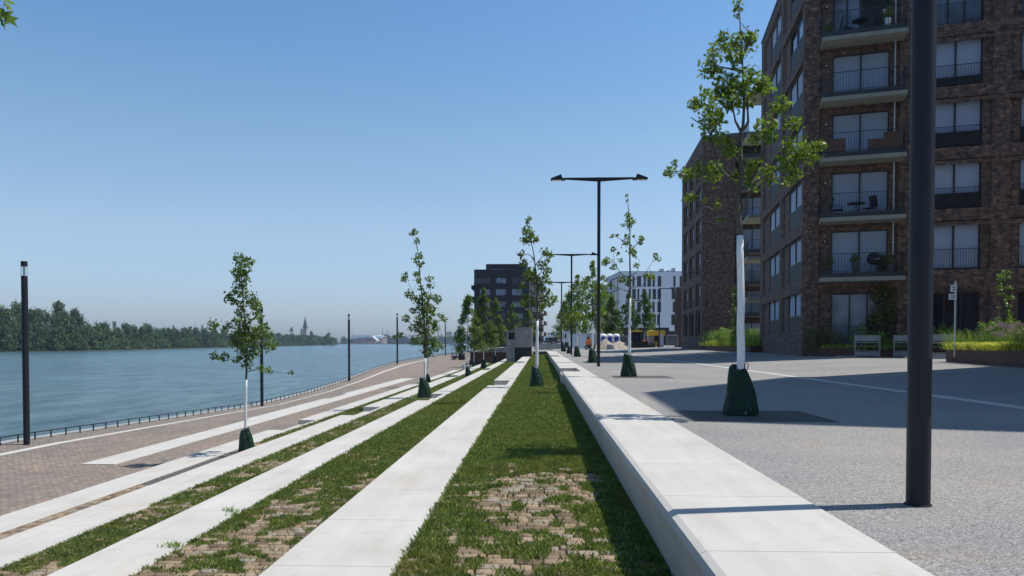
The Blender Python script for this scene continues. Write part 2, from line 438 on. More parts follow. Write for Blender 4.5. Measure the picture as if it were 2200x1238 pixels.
# quay wall below the promenade edge
mb = MB()
for j in range(len(ys) - 1):
    y0, y1 = ys[j], ys[j + 1]; a, b = zprom(-17, y0), zprom(-17, y1)
    mb.quad([(-16.9, y1, -5), (-16.9, y0, -5), (-16.9, y0, a), (-16.9, y1, b)])
    mb.quad([(-16.9, y1, b + .03), (-16.9, y0, a + .03), (-16.55, y0, a + .03), (-16.55, y1, b + .03)])
    mb.quad([(-16.55, y1, b + .03), (-16.55, y0, a + .03), (-16.55, y0, a - .03), (-16.55, y1, b - .03)])
q = tag(mb.build('quay_wall', 'greyconc'), 'grey concrete quay wall with pale coping dropping to the river', 'wall')
mb = MB()
for j in range(len(ys) - 1):
    y0, y1 = ys[j], ys[j + 1]
    if y0 < 8 or y0 > 100: continue
    mb.quad([(-15.35, y1, zprom(-15.35, y1) + .004), (-15.35, y0, zprom(-15.35, y0) + .004), (-15.1, y0, zprom(-15.1, y0) + .004), (-15.1, y1, zprom(-15.1, y1) + .004)])
struct(mb, 'kerb_strip', 'concrete')
# --- water, land
mb = MB(); mb.quad([(-1500, -200, -4), (-16.85, -200, -4), (-16.85, 2600, -4), (-1500, 2600, -4)]); struct(mb, 'river', 'water')
bank = [W(*p) for p in [(-330, -200), (-300, 250), (-276, 381), (-251, 412), (-255, 470), (-262, 490), (-268, 560), (-275, 620), (-292, 740), (-311, 889), (-345, 1120), (-391, 1454), (-405, 1470)]]
mb = MB(); pl = bank + [(-900, 1500), (-1500, 1500), (-1500, -200)]
mb.prism(pl, -5, -3.6); struct(mb, 'island_bank', 'farland')
mb = MB(); mb.prism([(-3000, 1900), (-30, 1900), (600, 1900), (600, 5000), (-3000, 5000)], -5, -2.6)
struct(mb, 'far_bank', 'farland')
mb = MB(); mb.quad([(-16.8, 160, -.3), (400, 160, -.3), (600, 2200, -.3), (-16.8, 2200, -.3)]); struct(mb, 'far_ground', 'asphalt')
# --- plaza: flat to X = 8, rising gently towards the buildings
mb = MB()
def zplaza(x): return interp([-20, 8, 14, 60], [0, 0, .29, .29], x)
for x0, x1 in ((1.69, 8), (8, 14), (14, 80)):
    mb.quad([(x0, -8, zplaza(x0)), (x1, -8, zplaza(x1)), (x1, 165, zplaza(x1)), (x0, 165, zplaza(x0))])
struct(mb, 'plaza', 'asphalt')
mb = MB(); mb.quad([(-8.4, YE + .32, -.18), (1.69, YE + .32, -.18), (1.69, 165, 0), (-12, 165, -.05)]); struct(mb, 'upper_plateau', 'asphalt')
mb = MB(); mb.quad([(-1.0, 150, -.1), (-16.9, 150, -1.3), (-16.9, 240, -.3), (0, 240, -.05)]); struct(mb, 'ramp_ground', 'asphalt')
mb = MB(); mb.box(7.22, 7.50, 2, 150, -.05, .005); struct(mb, 'paving_line', 'concrete')
# tree pits on the plaza
PT_Y = [10.2, 21.6, 36.4, 51.6, 66.0, 80.5, 95.0]
for i, y in enumerate(PT_Y):
    p = MB(); y += .1; p.box(1.95 if i == 0 else 2.1, 3.75, y - .85, y + .65, -.05, .004); struct(p, 'tree_pit', 'pitgravel')
# --- terraces: soil sheets under the planted strips
def sheet(name, x0, x1, z, mat, y0=-6, y1=YE): return struct(MB().quad([(x0, y0, z), (x1, y0, z), (x1, y1, z), (x0, y1, z)]), name, mat)
sheet('planted_strip', -.93, .95, Z1 - .03, 'soil'); sheet('planted_strip', -3.49, -1.7, Z2 - .03, 'soil')
sheet('planted_strip', -5.98, -4.1, Z3 - .03, 'soil'); sheet('planted_strip', -8.58, -6.8, Z4 - .03, 'promenade', -6, 21.5)
sheet('planted_strip', -8.58, -6.8, Z4 - .03, 'soil', 21.5, YE)

# --- white concrete: sitting wall and terrace steps, cast in blocks with joints
def blocks(mb, x0, x1, z0, z1, ya, yb, under=0, first=None, L=1.27):
    y = ya
    while y < yb - .05:
        y2 = min(y + L, yb)
        g = .0022
        # block with small chamfers
        c = .004; X0, X1, Y0, Y1 = x0, x1, y + g, y2 - g
        cl = .05 if under else c
        prof = [(X0 + under, z0), (X0, z1 - cl)] + ([(X0 + cl * .3, z1 - cl * .3)] if under else []) + [(X0 + cl, z1), (X1 - c, z1), (X1, z1 - c), (X1, z0)]
        n = len(prof); k = len(mb.v)
        mb.v += [(px, Y0, pz) for px, pz in prof] + [(px, Y1, pz) for px, pz in prof]
        mb.f.append(tuple(range(k, k + n))); mb.f.append(tuple(range(k + n, k + 2 * n))[::-1])
        for i in range(n): j = (i + 1) % n; mb.f.append((k + j, k + i, k + n + i, k + n + j))
        y = y2
NOTCH = [(25.35, 28.6), (53.4, 56.6)]
def band(name, x0, x1, ztop, zbot, label, keep=.24, y0=-5, y1=YE, notches=NOTCH, under=0, mat='concrete', drop=.17, phase=.35):
    mb = MB(); y = y0 - phase
    for (a, b) in notches + [(y1, None)]:
        blocks(mb, x0, x1, zbot, ztop, y, a, under)
        if b:
            blocks(mb, x1 - keep, x1, zbot, ztop, a, b)
            blocks(mb, x0 + .03, x1 - keep - .003, zbot, ztop - drop, a, b, 0)
            y = b
    return tag(mb.build(name, mat), label, 'step' if name == 'terrace_step' else 'wall', 'white concrete terrace steps' if name == 'terrace_step' else None)
band('sitting_wall', .742, 1.674, 0.012, Z1 - .1, 'long white concrete sitting wall edging the asphalt plaza, with shaded grass-side face', under=.124, keep=.28, y1=85)
band('terrace_step', -1.77, -.923, Z1 + .012, Z2 - .1, 'widest white concrete terrace step, left of the grass strip beside the sitting wall', y1=74)
mb = MB(); mb.prism([(-1.76, 74.03), (-.923, 74.03), (-.55, 89.5), (-.95, 89.5)], Z2, Z1 + .012)
tag(mb.build('terrace_step', 'concrete'), 'far tapering end piece of the terrace steps, right beside the concrete tower', 'step')
band('terrace_step', -4.2, -3.48, Z2 + .012, Z3 - .1, 'white concrete terrace step, second below the sitting wall, between two grass strips')
band('terrace_step', -6.85, -5.97, Z3 + .012, Z4 - .1, 'white concrete terrace step, third below the sitting wall, beside the bag of the leftmost tree', keep=.2)
band('terrace_step', -9.4, -8.57, Z4 + .012, Z5 - .4, 'white concrete terrace step, fourth below the sitting wall, bordering the sett promenade', keep=.16)
mb = MB(); blocks(mb, -12.4, -11.45, -2.9, -2.288, 19.6, 43, 0); blocks(mb, -12.62, -12.41, -2.9, -2.288, 31.3, 43, 0)
blocks(mb, -12.3, -11.45, -2.9, -2.288, 43, 47, 0); blocks(mb, -12.62, -11.45, -2.9, -2.288, 47, 80, 0)
tag(mb.build('terrace_step', 'concrete'), 'lowest white concrete terrace step, a pale strip set into the sett promenade', 'step', 'white concrete terrace steps')

# --- setts and grass on the strips
def vnoise(x, y, s, seed=0):
    x = x * s + seed * 17.3; y = y * s + seed * 5.7
    xi = np.floor(x).astype(int); yi = np.floor(y).astype(int); xf = x - xi; yf = y - yi
    def h(a, b):
        n = (a * 374761393 + b * 668265263 + seed * 982451653) & 0x7fffffff
        n = (n ^ (n >> 13)) * 1274126177 & 0x7fffffff
        return ((n ^ (n >> 16)) & 0xffff) / 65535.0
    u = xf * xf * (3 - 2 * xf); v = yf * yf * (3 - 2 * yf)
    return (h(xi, yi) * (1 - u) + h(xi + 1, yi) * u) * (1 - v) + (h(xi, yi + 1) * (1 - u) + h(xi + 1, yi + 1) * u) * v
def fbm(x, y, s, seed): return (vnoise(x, y, s, seed) * .5 + vnoise(x, y, s * 2.1, seed + 1) * .3 + vnoise(x, y, s * 4.3, seed + 2) * .2)
def cover(sid, x, y, x0, x1):
    """0..1 chance that grass grows: bare setts in the middle of the strip near the camera"""
    n = fbm(x, y, 1.9, sid)
    n2 = vnoise(x, y, 9.0, sid + 5)
    e = np.minimum(x - x0, x1 - x) / (x1 - x0)            # 0 at edges, .5 centre
    if sid == 1:
        bare = np.interp(y, [0, 4.5, 6.2, 7.6, 8.8, 10.5, 18.5, 19.3, 20.3, 21, 90], [.58, .52, .56, .57, .49, .22, .2, .50, .5, .2, .12])
        bare = bare - np.clip((.30 - e) * .75, 0, .3)
    elif sid == 2:
        bare = np.interp(y, [0, 6.5, 9, 11.5, 14, 18, 90], [.58, .58, .53, .45, .38, .28, .12]) - np.clip((.10 - e) * 1.6, 0, .2)
    elif sid == 3:
        bare = np.interp(y, [0, 8, 12, 16, 24, 34, 90], [.5, .5, .47, .50, .46, .36, .2]) - np.clip((.08 - e) * 1.6, 0, .2)
    else:
        bare = np.interp(y, [0, 21, 22, 28, 36, 90], [2, 2, .5, .48, .3, .2])
    return (n * .6 + n2 * .4) > bare - .02
rng = np.random.default_rng(3)
def setts(sid, x0, x1, z, y0, y1):
    V = []; F = []
    y = y0
    base = [(-1, -1), (1, -1), (1, 1), (-1, 1)]
    while y < y1:
        dy = rng.uniform(.105, .125); x = x0 + rng.uniform(-.1, 0)
        while x < x1:
            L = rng.uniform(.14, .24)
            if x + L > x1 + .03: break
            cx, cy = x + L / 2, y + dy / 2; hx, hy = L / 2 - .007, dy / 2 - .0075; tz = rng.uniform(-.004, .004); tl = rng.uniform(-.002, .002)
            k = len(V); r = rng.uniform(-.05, .05)
            for (hh, ins, zz) in ((1, 0, -.035), (1, .001, -.004), (1, .008, .003)):
                for bx_, by_ in base:
                    px = bx_ * (hx - ins); py = by_ * (hy - ins)
                    V.append((cx + px - r * py, cy + py + r * px, z + zz + tz + tl * bx_))
            for q in (0, 4):
                for i in range(4): j = (i + 1) % 4; F.append((k + q + i, k + q + j, k + q + 4 + j, k + q + 4 + i))
            F.append((k + 8, k + 9, k + 10, k + 11))
            x += L
        y += dy
    o = npmesh('sett_paving', V, F, 4, 'sett'); o['kind'] = 'structure'
setts(1, -.92, .88, Z1, 3.8, 26); setts(2, -3.47, -1.78, Z2, 4.5, 30); setts(3, -5.96, -4.21, Z3, 7, 40); setts(4, -8.56, -6.86, Z4, 9, 36)
def grass(sid, x0, x1, z, y0, y1, dens, seed, wy=1.0, label=''):
    r = np.random.default_rng(seed)
    X = []; Y = []
    yy = y0
    while yy < y1:
        st = max(.5, yy * .06); d = dens * min(1, (8.5 / max(yy, .1)) ** 1.75)
        n = int(d * st * (x1 - x0)); X.append(r.uniform(x0 - .02, x1 + .02, n)); Y.append(r.uniform(yy, yy + st, n)); yy += st
    X = np.concatenate(X); Y = np.concatenate(Y)
    k = cover(sid, X, Y, x0, x1)
    strag = r.random(len(X)) < .05
    k = k | strag; X = X[k]; Y = Y[k]; n = len(X)
    sc_ = np.maximum(1.0, (Y / 8.5)) ** .85
    edge = np.clip(1 - np.minimum(X - x0, x1 - X) / .12, 0, 1)
    H = r.uniform(.014, .036, n) * (1 + .1 * edge) * (1 + .35 * fbm(X, Y, 1.2, 31)) * np.minimum(sc_, 1.6); Wd = r.uniform(.002, .0042, n) * sc_
    a = r.uniform(0, 2 * np.pi, n); lean = r.uniform(.1, 1.0, n) * H; la = r.uniform(0, 2 * np.pi, n)
    V = np.zeros((n, 4, 3)); ca_, sa_ = np.cos(a), np.sin(a)
    V[:, 0] = np.stack([X - Wd * ca_, Y - Wd * sa_, np.full(n, z - .015)], 1)
    V[:, 1] = np.stack([X + Wd * ca_, Y + Wd * sa_, np.full(n, z - .015)], 1)
    mx, my = X + lean * .35 * np.cos(la), Y + lean * .35 * np.sin(la)
    V[:, 2] = np.stack([mx + Wd * ca_ * .8, my + Wd * sa_ * .8, z + H * .6], 1)
    V[:, 3] = np.stack([X + lean * np.cos(la), Y + lean * np.sin(la), z + H], 1)
    o = npmesh('grass', V.reshape(-1, 3), None, 4, 'blade'); tag(o, label, None, None, 'stuff')
grass(1, -.92, .88, Z1, 3.9, YE - 1, 9000, 11, label='thick short grass over setts between the widest step and the sitting wall')
grass(2, -3.47, -1.78, Z2, 4.8, YE - 1, 8000, 12, label='patchy grass over brown setts between the two widest white steps')
grass(3, -5.96, -4.21, Z3, 7.5, YE - 1, 7500, 13, label='narrow olive grass strip between second and third white steps')
grass(4, -8.56, -6.86, Z4, 21.5, YE - 1, 9000, 14, label='thin grass strip behind the leftmost tree between third and fourth steps')

def tufts(name, pts, h, w, n, mat, label, cat, spread=.12, arch=.8, seed=1, parent=None, stuff=False):
    r = np.random.default_rng(seed); V = []
    for (x, y, z) in pts:
        a = r.uniform(0, 2 * np.pi, n); hh = h * r.uniform(.6, 1.1, n); ar = arch * hh * r.uniform(.3, 1.1, n)
        bx = x + r.normal(0, spread, n); by = y + r.normal(0, spread, n); sx, sy = -np.sin(a) * w / 2, np.cos(a) * w / 2
        prev = None
        for t0, t1 in ((0, .4), (.4, .75), (.75, 1.0)):
            def P(t, s): return np.stack([bx + np.cos(a) * ar * t * t + sx * s * (1 - t * .85), by + np.sin(a) * ar * t * t + sy * s * (1 - t * .85), z + hh * (t - .35 * arch * t * t * t)], 1)
            V.append(np.stack([P(t0, -1), P(t0, 1), P(t1, 1), P(t1, -1)], 1))
    V = np.concatenate(V).reshape(-1, 3)
    o = npmesh(name, V, None, 4, mat, parent)
    if not parent:
        tag(o, label, None if stuff else cat, None, 'stuff' if stuff else None)
    return o
# ------------------------------------------------------------------ lamps
def t_lamp(loc, label):
    r0 = root('street_lamp', loc, label, 'street lamp', 'double-armed lamps along the sitting wall')
    x, y, z = loc; H = 7.77
    MB().tube([(x, y, z), (x, y, z + H)], .068, 24).build('pole', 'metal', r0, 40)
    MB().lathe((x, y, z), [(.078, 0), (.078, .008), (.07, .01)], 20).build('base_plate', 'metal', r0)
    MB().box(x - .035, x + .035, y - .0705, y - .055, z + .55, z + .9).build('access_door', 'metal', r0)
    for s in (-1, 1):
        a = MB(); k = [(0, -.09, -.16), (0, .09, -.16), (0, .09, .0), (0, -.09, .0)]
        vs = [(x + s * .05, y - .045, z + H - .16), (x + s * .05, y + .045, z + H - .16), (x + s * .05, y + .045, z + H), (x + s * .05, y - .045, z + H),
              (x + s * 1.42, y - .035, z + H - .07), (x + s * 1.42, y + .035, z + H - .07), (x + s * 1.42, y + .035, z + H + .0), (x + s * 1.42, y - .035, z + H + .0)]
        f = [(0, 1, 2, 3), (7, 6, 5, 4), (0, 4, 5, 1), (1, 5, 6, 2), (2, 6, 7, 3), (3, 7, 4, 0)]
        a.add(vs, f if s < 0 else [q[::-1] for q in f]); a.build('arm', 'metal', r0)
        h = MB(); zz = z + H - .1
        pr = [(1.38, 0), (1.38, .07), (1.50, .07), (1.545, .21), (1.575, .22), (1.98, .065), (1.985, .02), (1.95, 0)]
        n = len(pr); vs = [(x + s * px, y - .13, zz + pz) for px, pz in pr] + [(x + s * px, y + .13, zz + pz) for px, pz in pr]
        f = [tuple(range(n)), tuple(range(n, 2 * n))[::-1]] + [((i + 1) % n, i, n + i, n + (i + 1) % n) for i in range(n)]
        h.add(vs, f if s > 0 else [q[::-1] for q in f]); ho = h.build('lamp_head', 'metal', r0)
        MB().box(*sorted((x + s * 1.54, x + s * 1.93)), y - .10, y + .10, zz - .012, zz - .002).build('lens', 'lamppanel', ho)
    return r0
for (y, lb) in ((4.56, 'thick dark grey lamp post close by, its arms above the picture'),
                (30.8, 'tall double-armed street lamp in full view beside the plaza, second pole from the camera'),
                (57.3, 'double-armed street lamp seen left of the tall one, third pole from the camera'),
                (83.7, 'most distant double-armed street lamp above the end of the sitting wall')):
    t_lamp((2.325 if y < 5 else 2.42, y + .09, 0), lb)
def column_lamp(loc, label):
    x, y, z = loc; r0 = root('column_lamp', loc, label, 'column lamp', 'column lamps along the quay')
    MB().tube([(x, y, z), (x, y, z + 5.17)], .09, 18).build('pole', 'metal', r0, 40)
    MB().tube([(x, y, z + 5.17), (x, y, z + 5.47)], .082, 18, False).build('lamp_glass', 'clear', r0, 40)
    rd = MB()
    for k in range(4):
        q = math.pi / 4 + k * math.pi / 2; rd.tube([(x + .085 * math.cos(q), y + .085 * math.sin(q), z + 5.17), (x + .085 * math.cos(q), y + .085 * math.sin(q), z + 5.47)], .008, 5)
    rd.tube([(x, y, z + 5.17), (x, y, z + 5.47)], .03, 8); rd.build('lamp_rods', 'galv', r0)
    MB().tube([(x, y, z + 5.465), (x, y, z + 5.62)], .092, 18).build('cap', 'metal', r0, 40)
for y, lb in ((22.9, 'dark column lamp at far left of the picture, nearest one on the quay'), (43.0, 'dark column lamp partly behind the leftmost tree'),
              (62.9, 'dark column lamp standing alone against the river, right of the church spire'), (82.6, 'dark column lamp left of the bushy tree on the terrace'),
              (102.6, 'dark column lamp hidden behind the bushy terrace tree'), (123.0, 'most distant dark column lamp on the quay, beside the parked cart')):
    xl = {22.9: -15.8, 43.0: -16.05, 62.9: -16.1, 82.6: -15.8}.get(y, -15.6); column_lamp((xl, y, zprom(-16.0, y)), lb)

# quay rail
r0 = root('quay_rail', (-16.4, 24, zprom(-16.4, 24)), 'low black metal rail on short posts along the quay edge', 'railing')
mb = MB(); yy = [18 + .79 * 2 * i for i in range(90)]
mb.tube([(-16.4, y, zprom(-16.4, y) + .235) for y in yy], .018, 6); mb.build('rail', 'black', r0)
far = MB()
for i in range(176):
    y = 19.6 + .79 * i; z = zprom(-16.4, y)
    if i < 100: MB().box(-16.42, -16.38, y - .012, y + .012, z - .01, z + .225).build('post', 'black', r0)
    else: far.box(-16.42, -16.38, y - .014, y + .014, z - .01, z + .225)
tag(far.build('posts', 'black', r0), kind='stuff')

# ------------------------------------------------------------------ young trees
def lobed(n=5):
    return [(0, 0), (.16, .22), (.10, .30), (.38, .42), (.13, .50), (.30, .72), (.09, .74), (0, 1), (-.09, .74), (-.30, .72), (-.13, .50), (-.38, .42), (-.10, .30), (-.16, .22)]
SIMPLE = [(0, 0), (.30, .45), (0, 1), (-.30, .45)]
def leaves(cl, size, k, r, shape='simple', up=.25):
    """cl: list of (x,y,z,rad) world clumps -> V, nper"""
    sh = np.array(lobed() if shape == 'oak' else SIMPLE)
    C = []; 
    for (x, y, z, rad) in cl:
        n = max(4, int(3.1 * k * (rad / size) ** 2 + 3)); d = r.normal(size=(n, 3)); d /= np.linalg.norm(d, axis=1)[:, None]
        u = r.uniform(.15, 1, n) ** .45 * np.where(r.random(n) < .12, 1.35, 1)
        wob = .75 + .5 * r.random(n)
        C.append(np.array([x, y, z]) + d * (u * rad * wob)[:, None] * np.array([1, 1, .92]))
    C = np.concatenate(C); n = len(C)
    ax = r.normal(size=(n, 3)); ax[:, 2] -= up; ax /= np.linalg.norm(ax, axis=1)[:, None]
    nv = r.normal(size=(n, 3)); nv[:, 2] += .7; s = np.cross(ax, nv); s /= (np.linalg.norm(s, axis=1)[:, None] + 1e-9)
    sz = size * r.uniform(.65, 1.25, n)
    V = C[:, None, :] + (sh[None, :, 0, None] * s[:, None, :] + (sh[None, :, 1, None] - .5) * ax[:, None, :]) * sz[:, None, None]
    return V.reshape(-1, 3), len(sh)
def bag(loc, label, s=1.0, rot=0):
    x, y, z = loc; r0 = root('watering_bag', loc, label, 'watering bag', 'green watering bags around young trees')
    prof = [(.225, 0), (.238, .015), (.238, .06), (.226, .14), (.205, .26), (.183, .38), (.158, .50), (.135, .58), (.118, .64), (.10, .665), (.07, .66), (.045, .62)]
    prof2 = []
    for (a, b), (c, d) in zip(prof[:-1], prof[1:]):
        m_ = max(1, int((d - b) / .02))
        prof2 += [(a + (c - a) * q / m_, b + (d - b) * q / m_) for q in range(m_)]
    prof2.append(prof[-1])
    mb = MB().lathe((x, y, z), [(a * s, b * s) for a, b in prof2], 48, 1.0, .72)
    sd = rot * 3 + x * 3.1 + y
    def fold(vx, vy, vz):
        h = (vz - z) / (.66 * s); a_ = math.atan2(vy - y, vx - x)
        f = 1 + .10 * mnoise.noise(Vector((math.cos(a_) * 1.5 + sd, math.sin(a_) * 1.5, h * 1.6))) + (.035 + .03 * h) * math.sin(a_ * 5 + h * 4 + sd) + .03 * mnoise.noise(Vector((a_ * 3, h * 12, sd)))
        return (x + (vx - x) * f - .05 * s * h * h, y + (vy - y) * f, vz + .035 * s * h * h * math.sin(a_ * 1 + sd) )
    mb.v = [fold(*p) for p in mb.v]
    b = mb.build('bag_body', 'bag', r0, True)
    st = MB(); xx = x - .02; st.tube([(xx + .07 * s, y - .03, z + .63 * s), (xx + .06 * s, y - .05, z + .70 * s), (xx + .085 * s, y - .05, z + .735 * s), (xx + .105 * s, y - .05, z + .70 * s), (xx + .10 * s, y - .03, z + .62 * s)], .007 * s, 5)
    st.build('strap', 'black', r0)
    pb = MB(); 
    pb.lathe((x + .02, y - .178 * s, z + .035 * s), [(.001, 0), (.012, .004), (.012, .02), (.001, .024)], 10); pb.build('drain_cap', 'galv', r0)
    return r0
def young_tree(name, base, data, label, lf, dens, mat='oakleaf', shape='simple', white=1.85, tr=.045, seed=1, group=None, lean=0, trunkpts=None):
    x, y, z = base; r = np.random.default_rng(seed); rr = random.Random(seed)
    clumps, lines = data
    r0 = root(name, base, label, 'tree', group)
    cl = []
    for dx, dz, rad in clumps:
        dy = rr.uniform(-1, 1) * (abs(dx) * .55 + .12)
        cl.append((x + dx, y + dy, z + dz, rad))
    V, n = leaves(cl, lf, dens, r, shape)
    npmesh('crown', V, None, n, mat, r0)
    L = lines[0]; t0 = L[0][0]; 
    mb = MB(); n1 = 9; pts = []; rd = []
    for i in range(n1):
        t = i / (n1 - 1); zz = L[0][1] * t
        pts.append((x + t0 * t + rr.uniform(-1, 1) * tr * .12 * (t > 0) + lean * math.sin(t * 3.1) * .1, y + rr.uniform(-.008, .008), z + zz)); rd.append(tr * (1.25 - .35 * t) * rr.uniform(.95, 1.05))
    pts[-1] = (x + L[0][0], y, z + L[0][1])
    mb.tube(pts, rd, 12); mb.build('trunk', 'trunkwhite', r0, True)
    mb = MB(); m = len(L); mb.tube([(x + a, y, z + b) for a, b in [(L[0][0], L[0][1] - .02)] + L], [tr * .92] + [tr * (.9 - .8 * i / (m - 1)) for i in range(m)], 10)
    for br in lines[1:]:
        n = len(br); dyv = rr.uniform(-.5, .5) * abs(br[-1][0]); 
        mb.tube([(x + a, y + dyv * (i / (n - 1)), z + b) for i, (a, b) in enumerate(br)], [tr * (.42 - .3 * i / (n - 1)) for i in range(n)], 6)
    # twigs to the clumps
    for (cx, cy, cz, rad) in cl:
        best = min(((cx - (x + a)) ** 2 + (cz - (z + b)) ** 2 + (0 if j else .05), x + a, z + b) for j, l in enumerate(lines) for a, b in l if z + b < cz + .1) if any(z + b < cz + .1 for l in lines for a, b in l) else None
        if best: mb.tube([(best[1], y, best[2]), ((best[1] + cx) / 2, (y + cy) / 2, (best[2] + cz) / 2 - .03), (cx, cy, cz)], [tr * .16, tr * .12, tr * .06], 4, False)
    mb.build('branches', 'trunkbark', r0, True)
    return r0
def cone_crown(h, z0, rmax, seed, n=30, cr=.2):
    rr = random.Random(seed); cl = []; zt = h
    for i in range(n):
        t = rr.random() ** .9; zz = z0 + (h - z0) * t; R_ = rmax * (1 - t) ** .75 * (.55 + .45 * rr.random())
        q = rr.uniform(0, 6.28); cl.append((R_ * math.cos(q), zz, cr * (1.1 - .6 * t) * rr.uniform(.7, 1.2)))
    for i in range(6): cl.append((rr.uniform(-.06, .06), h - .12 * i * h / 5, cr * .5))
    ln = [[(0, z0 - .15), (rr.uniform(-.04, .04), z0 + (h - z0) * .35), (rr.uniform(-.05, .05), z0 + (h - z0) * .7), (0, h)]]
    for i in range(5):
        s = rr.choice((-1, 1)); zz = z0 + (h - z0) * rr.uniform(0, .5); ln.append([(0, zz), (s * rmax * .3, zz + .15), (s * rmax * rr.uniform(.5, .8), zz + .5)])
    return cl, ln
T_OAK = ([(-0.057,5.565,0.083),(-0.076,5.451,0.045),(-0.204,5.087,0.191),(0.051,5.119,0.172),(0.128,5.183,0.096),(-0.395,4.832,0.153),(-0.491,4.788,0.089),(-0.108,4.864,0.14),(-0.28,4.737,0.115),(-0.013,4.609,0.191),(-0.204,4.482,0.191),(0.115,4.45,0.178),(-0.14,4.354,0.178),(0.229,4.418,0.14),(0.051,4.258,0.115),(-0.3,4.386,0.115),(-0.586,4.163,0.153),(-0.727,4.15,0.089),(-0.459,4.003,0.178),(-0.3,4.099,0.128),(-0.395,3.876,0.14),(-0.172,4.195,0.115),(-0.555,4.303,0.051),(0.433,4.131,0.14),(0.338,3.959,0.166),(0.561,3.876,0.108),(0.274,3.729,0.115),(0.191,3.78,0.089),(-0.331,3.717,0.128),(-0.204,3.589,0.14),(-0.3,3.43,0.115),(-0.905,3.43,0.096),(-0.969,3.385,0.051),(-0.682,3.398,0.115),(-0.555,3.366,0.115),(-0.363,3.302,0.128),(-0.746,3.207,0.057),(-0.65,3.047,0.089),(-0.618,3.015,0.064),(0.051,3.302,0.153),(0.191,3.238,0.14),(0.306,3.302,0.102),(0.128,3.385,0.102),(0.625,3.557,0.191),(0.752,3.43,0.153),(0.497,3.366,0.166),(0.625,3.238,0.115),(0.402,3.238,0.096),(0.803,3.525,0.089),(0.625,3.175,0.064),(-0.523,2.92,0.038),(-0.363,2.856,0.045),(-0.255,2.697,0.038),(-0.331,2.952,0.025)],
 [[(-0.025,2.454),(-0.064,2.824),(-0.045,3.143),(0.0,3.238),(-0.025,3.525),(-0.025,3.844),(0.006,3.94),(0.019,4.227),(-0.006,4.737),(-0.038,5.183),(-0.057,5.597)],[(-0.051,3.589),(-0.204,3.653),(-0.331,3.78),(-0.459,3.972),(-0.65,4.131)],[(-0.064,3.238),(-0.204,3.251),(-0.363,3.366),(-0.459,3.717),(-0.446,3.876)],[(-0.057,3.079),(-0.331,3.13),(-0.555,3.283),(-0.873,3.411)],[(-0.057,2.697),(0.051,2.939),(0.147,3.156),(0.306,3.238),(0.625,3.398)],[(0.102,3.175),(0.255,3.462),(0.306,3.844),(0.402,4.035)],[(0.0,3.876),(0.076,3.984),(0.064,4.258),(0.102,4.45)],[(-0.064,2.569),(-0.204,2.697),(-0.395,2.856),(-0.555,2.92)],[(-0.013,3.844),(-0.102,4.003),(-0.153,4.258)],[(0.0,4.673),(-0.14,4.737),(-0.363,4.813)],[(-0.013,4.864),(0.083,5.055),(0.128,5.17)],[(-0.038,2.856),(-0.172,2.888),(-0.268,2.748)]])
T_A = ([(-0.076,5.278,0.178),(0.102,5.253,0.153),(0.051,5.024,0.216),(-0.204,4.96,0.178),(-0.013,4.77,0.216),(-0.076,4.452,0.242),(0.102,4.261,0.191),(-0.013,4.07,0.14),(-0.458,4.261,0.153),(-0.267,4.159,0.114),(-0.076,3.879,0.153),(0.28,4.108,0.191),(0.432,4.006,0.153),(0.331,3.752,0.153),(0.051,3.625,0.216),(-0.013,3.37,0.216),(-0.649,3.498,0.153),(-0.394,3.472,0.127),(-0.776,3.46,0.076),(-0.204,3.243,0.216),(0.432,3.307,0.216),(0.687,3.434,0.165),(0.814,3.218,0.127),(0.56,2.989,0.191),(0.178,3.053,0.242),(-0.076,2.925,0.242),(-0.267,3.053,0.127),(0.114,2.709,0.216),(0.369,2.798,0.153),(0.051,2.455,0.153),(-0.839,2.671,0.127),(-0.585,2.633,0.14),(-0.356,2.531,0.102),(-0.153,2.607,0.089),(0.585,2.353,0.089),(0.839,2.289,0.114),(1.068,2.188,0.076),(0.242,3.307,0.191),(-0.178,3.587,0.114),(-0.967,2.582,0.064)],
 [[(0.051,2.035),(0.064,2.48),(0.025,3.498),(-0.025,4.261),(-0.051,4.77),(-0.051,5.278)],[(0.051,2.353),(-0.14,2.506),(-0.394,2.582),(-0.776,2.633)],[(0.064,2.226),(0.305,2.289),(0.496,2.353),(1.005,2.226)],[(0.025,3.243),(-0.204,3.396),(-0.649,3.498)],[(0.025,3.053),(0.432,3.18),(0.75,3.37)],[(0.0,3.625),(0.242,3.879),(0.382,4.032)],[(-0.025,3.943),(-0.267,4.108),(-0.458,4.235)]])
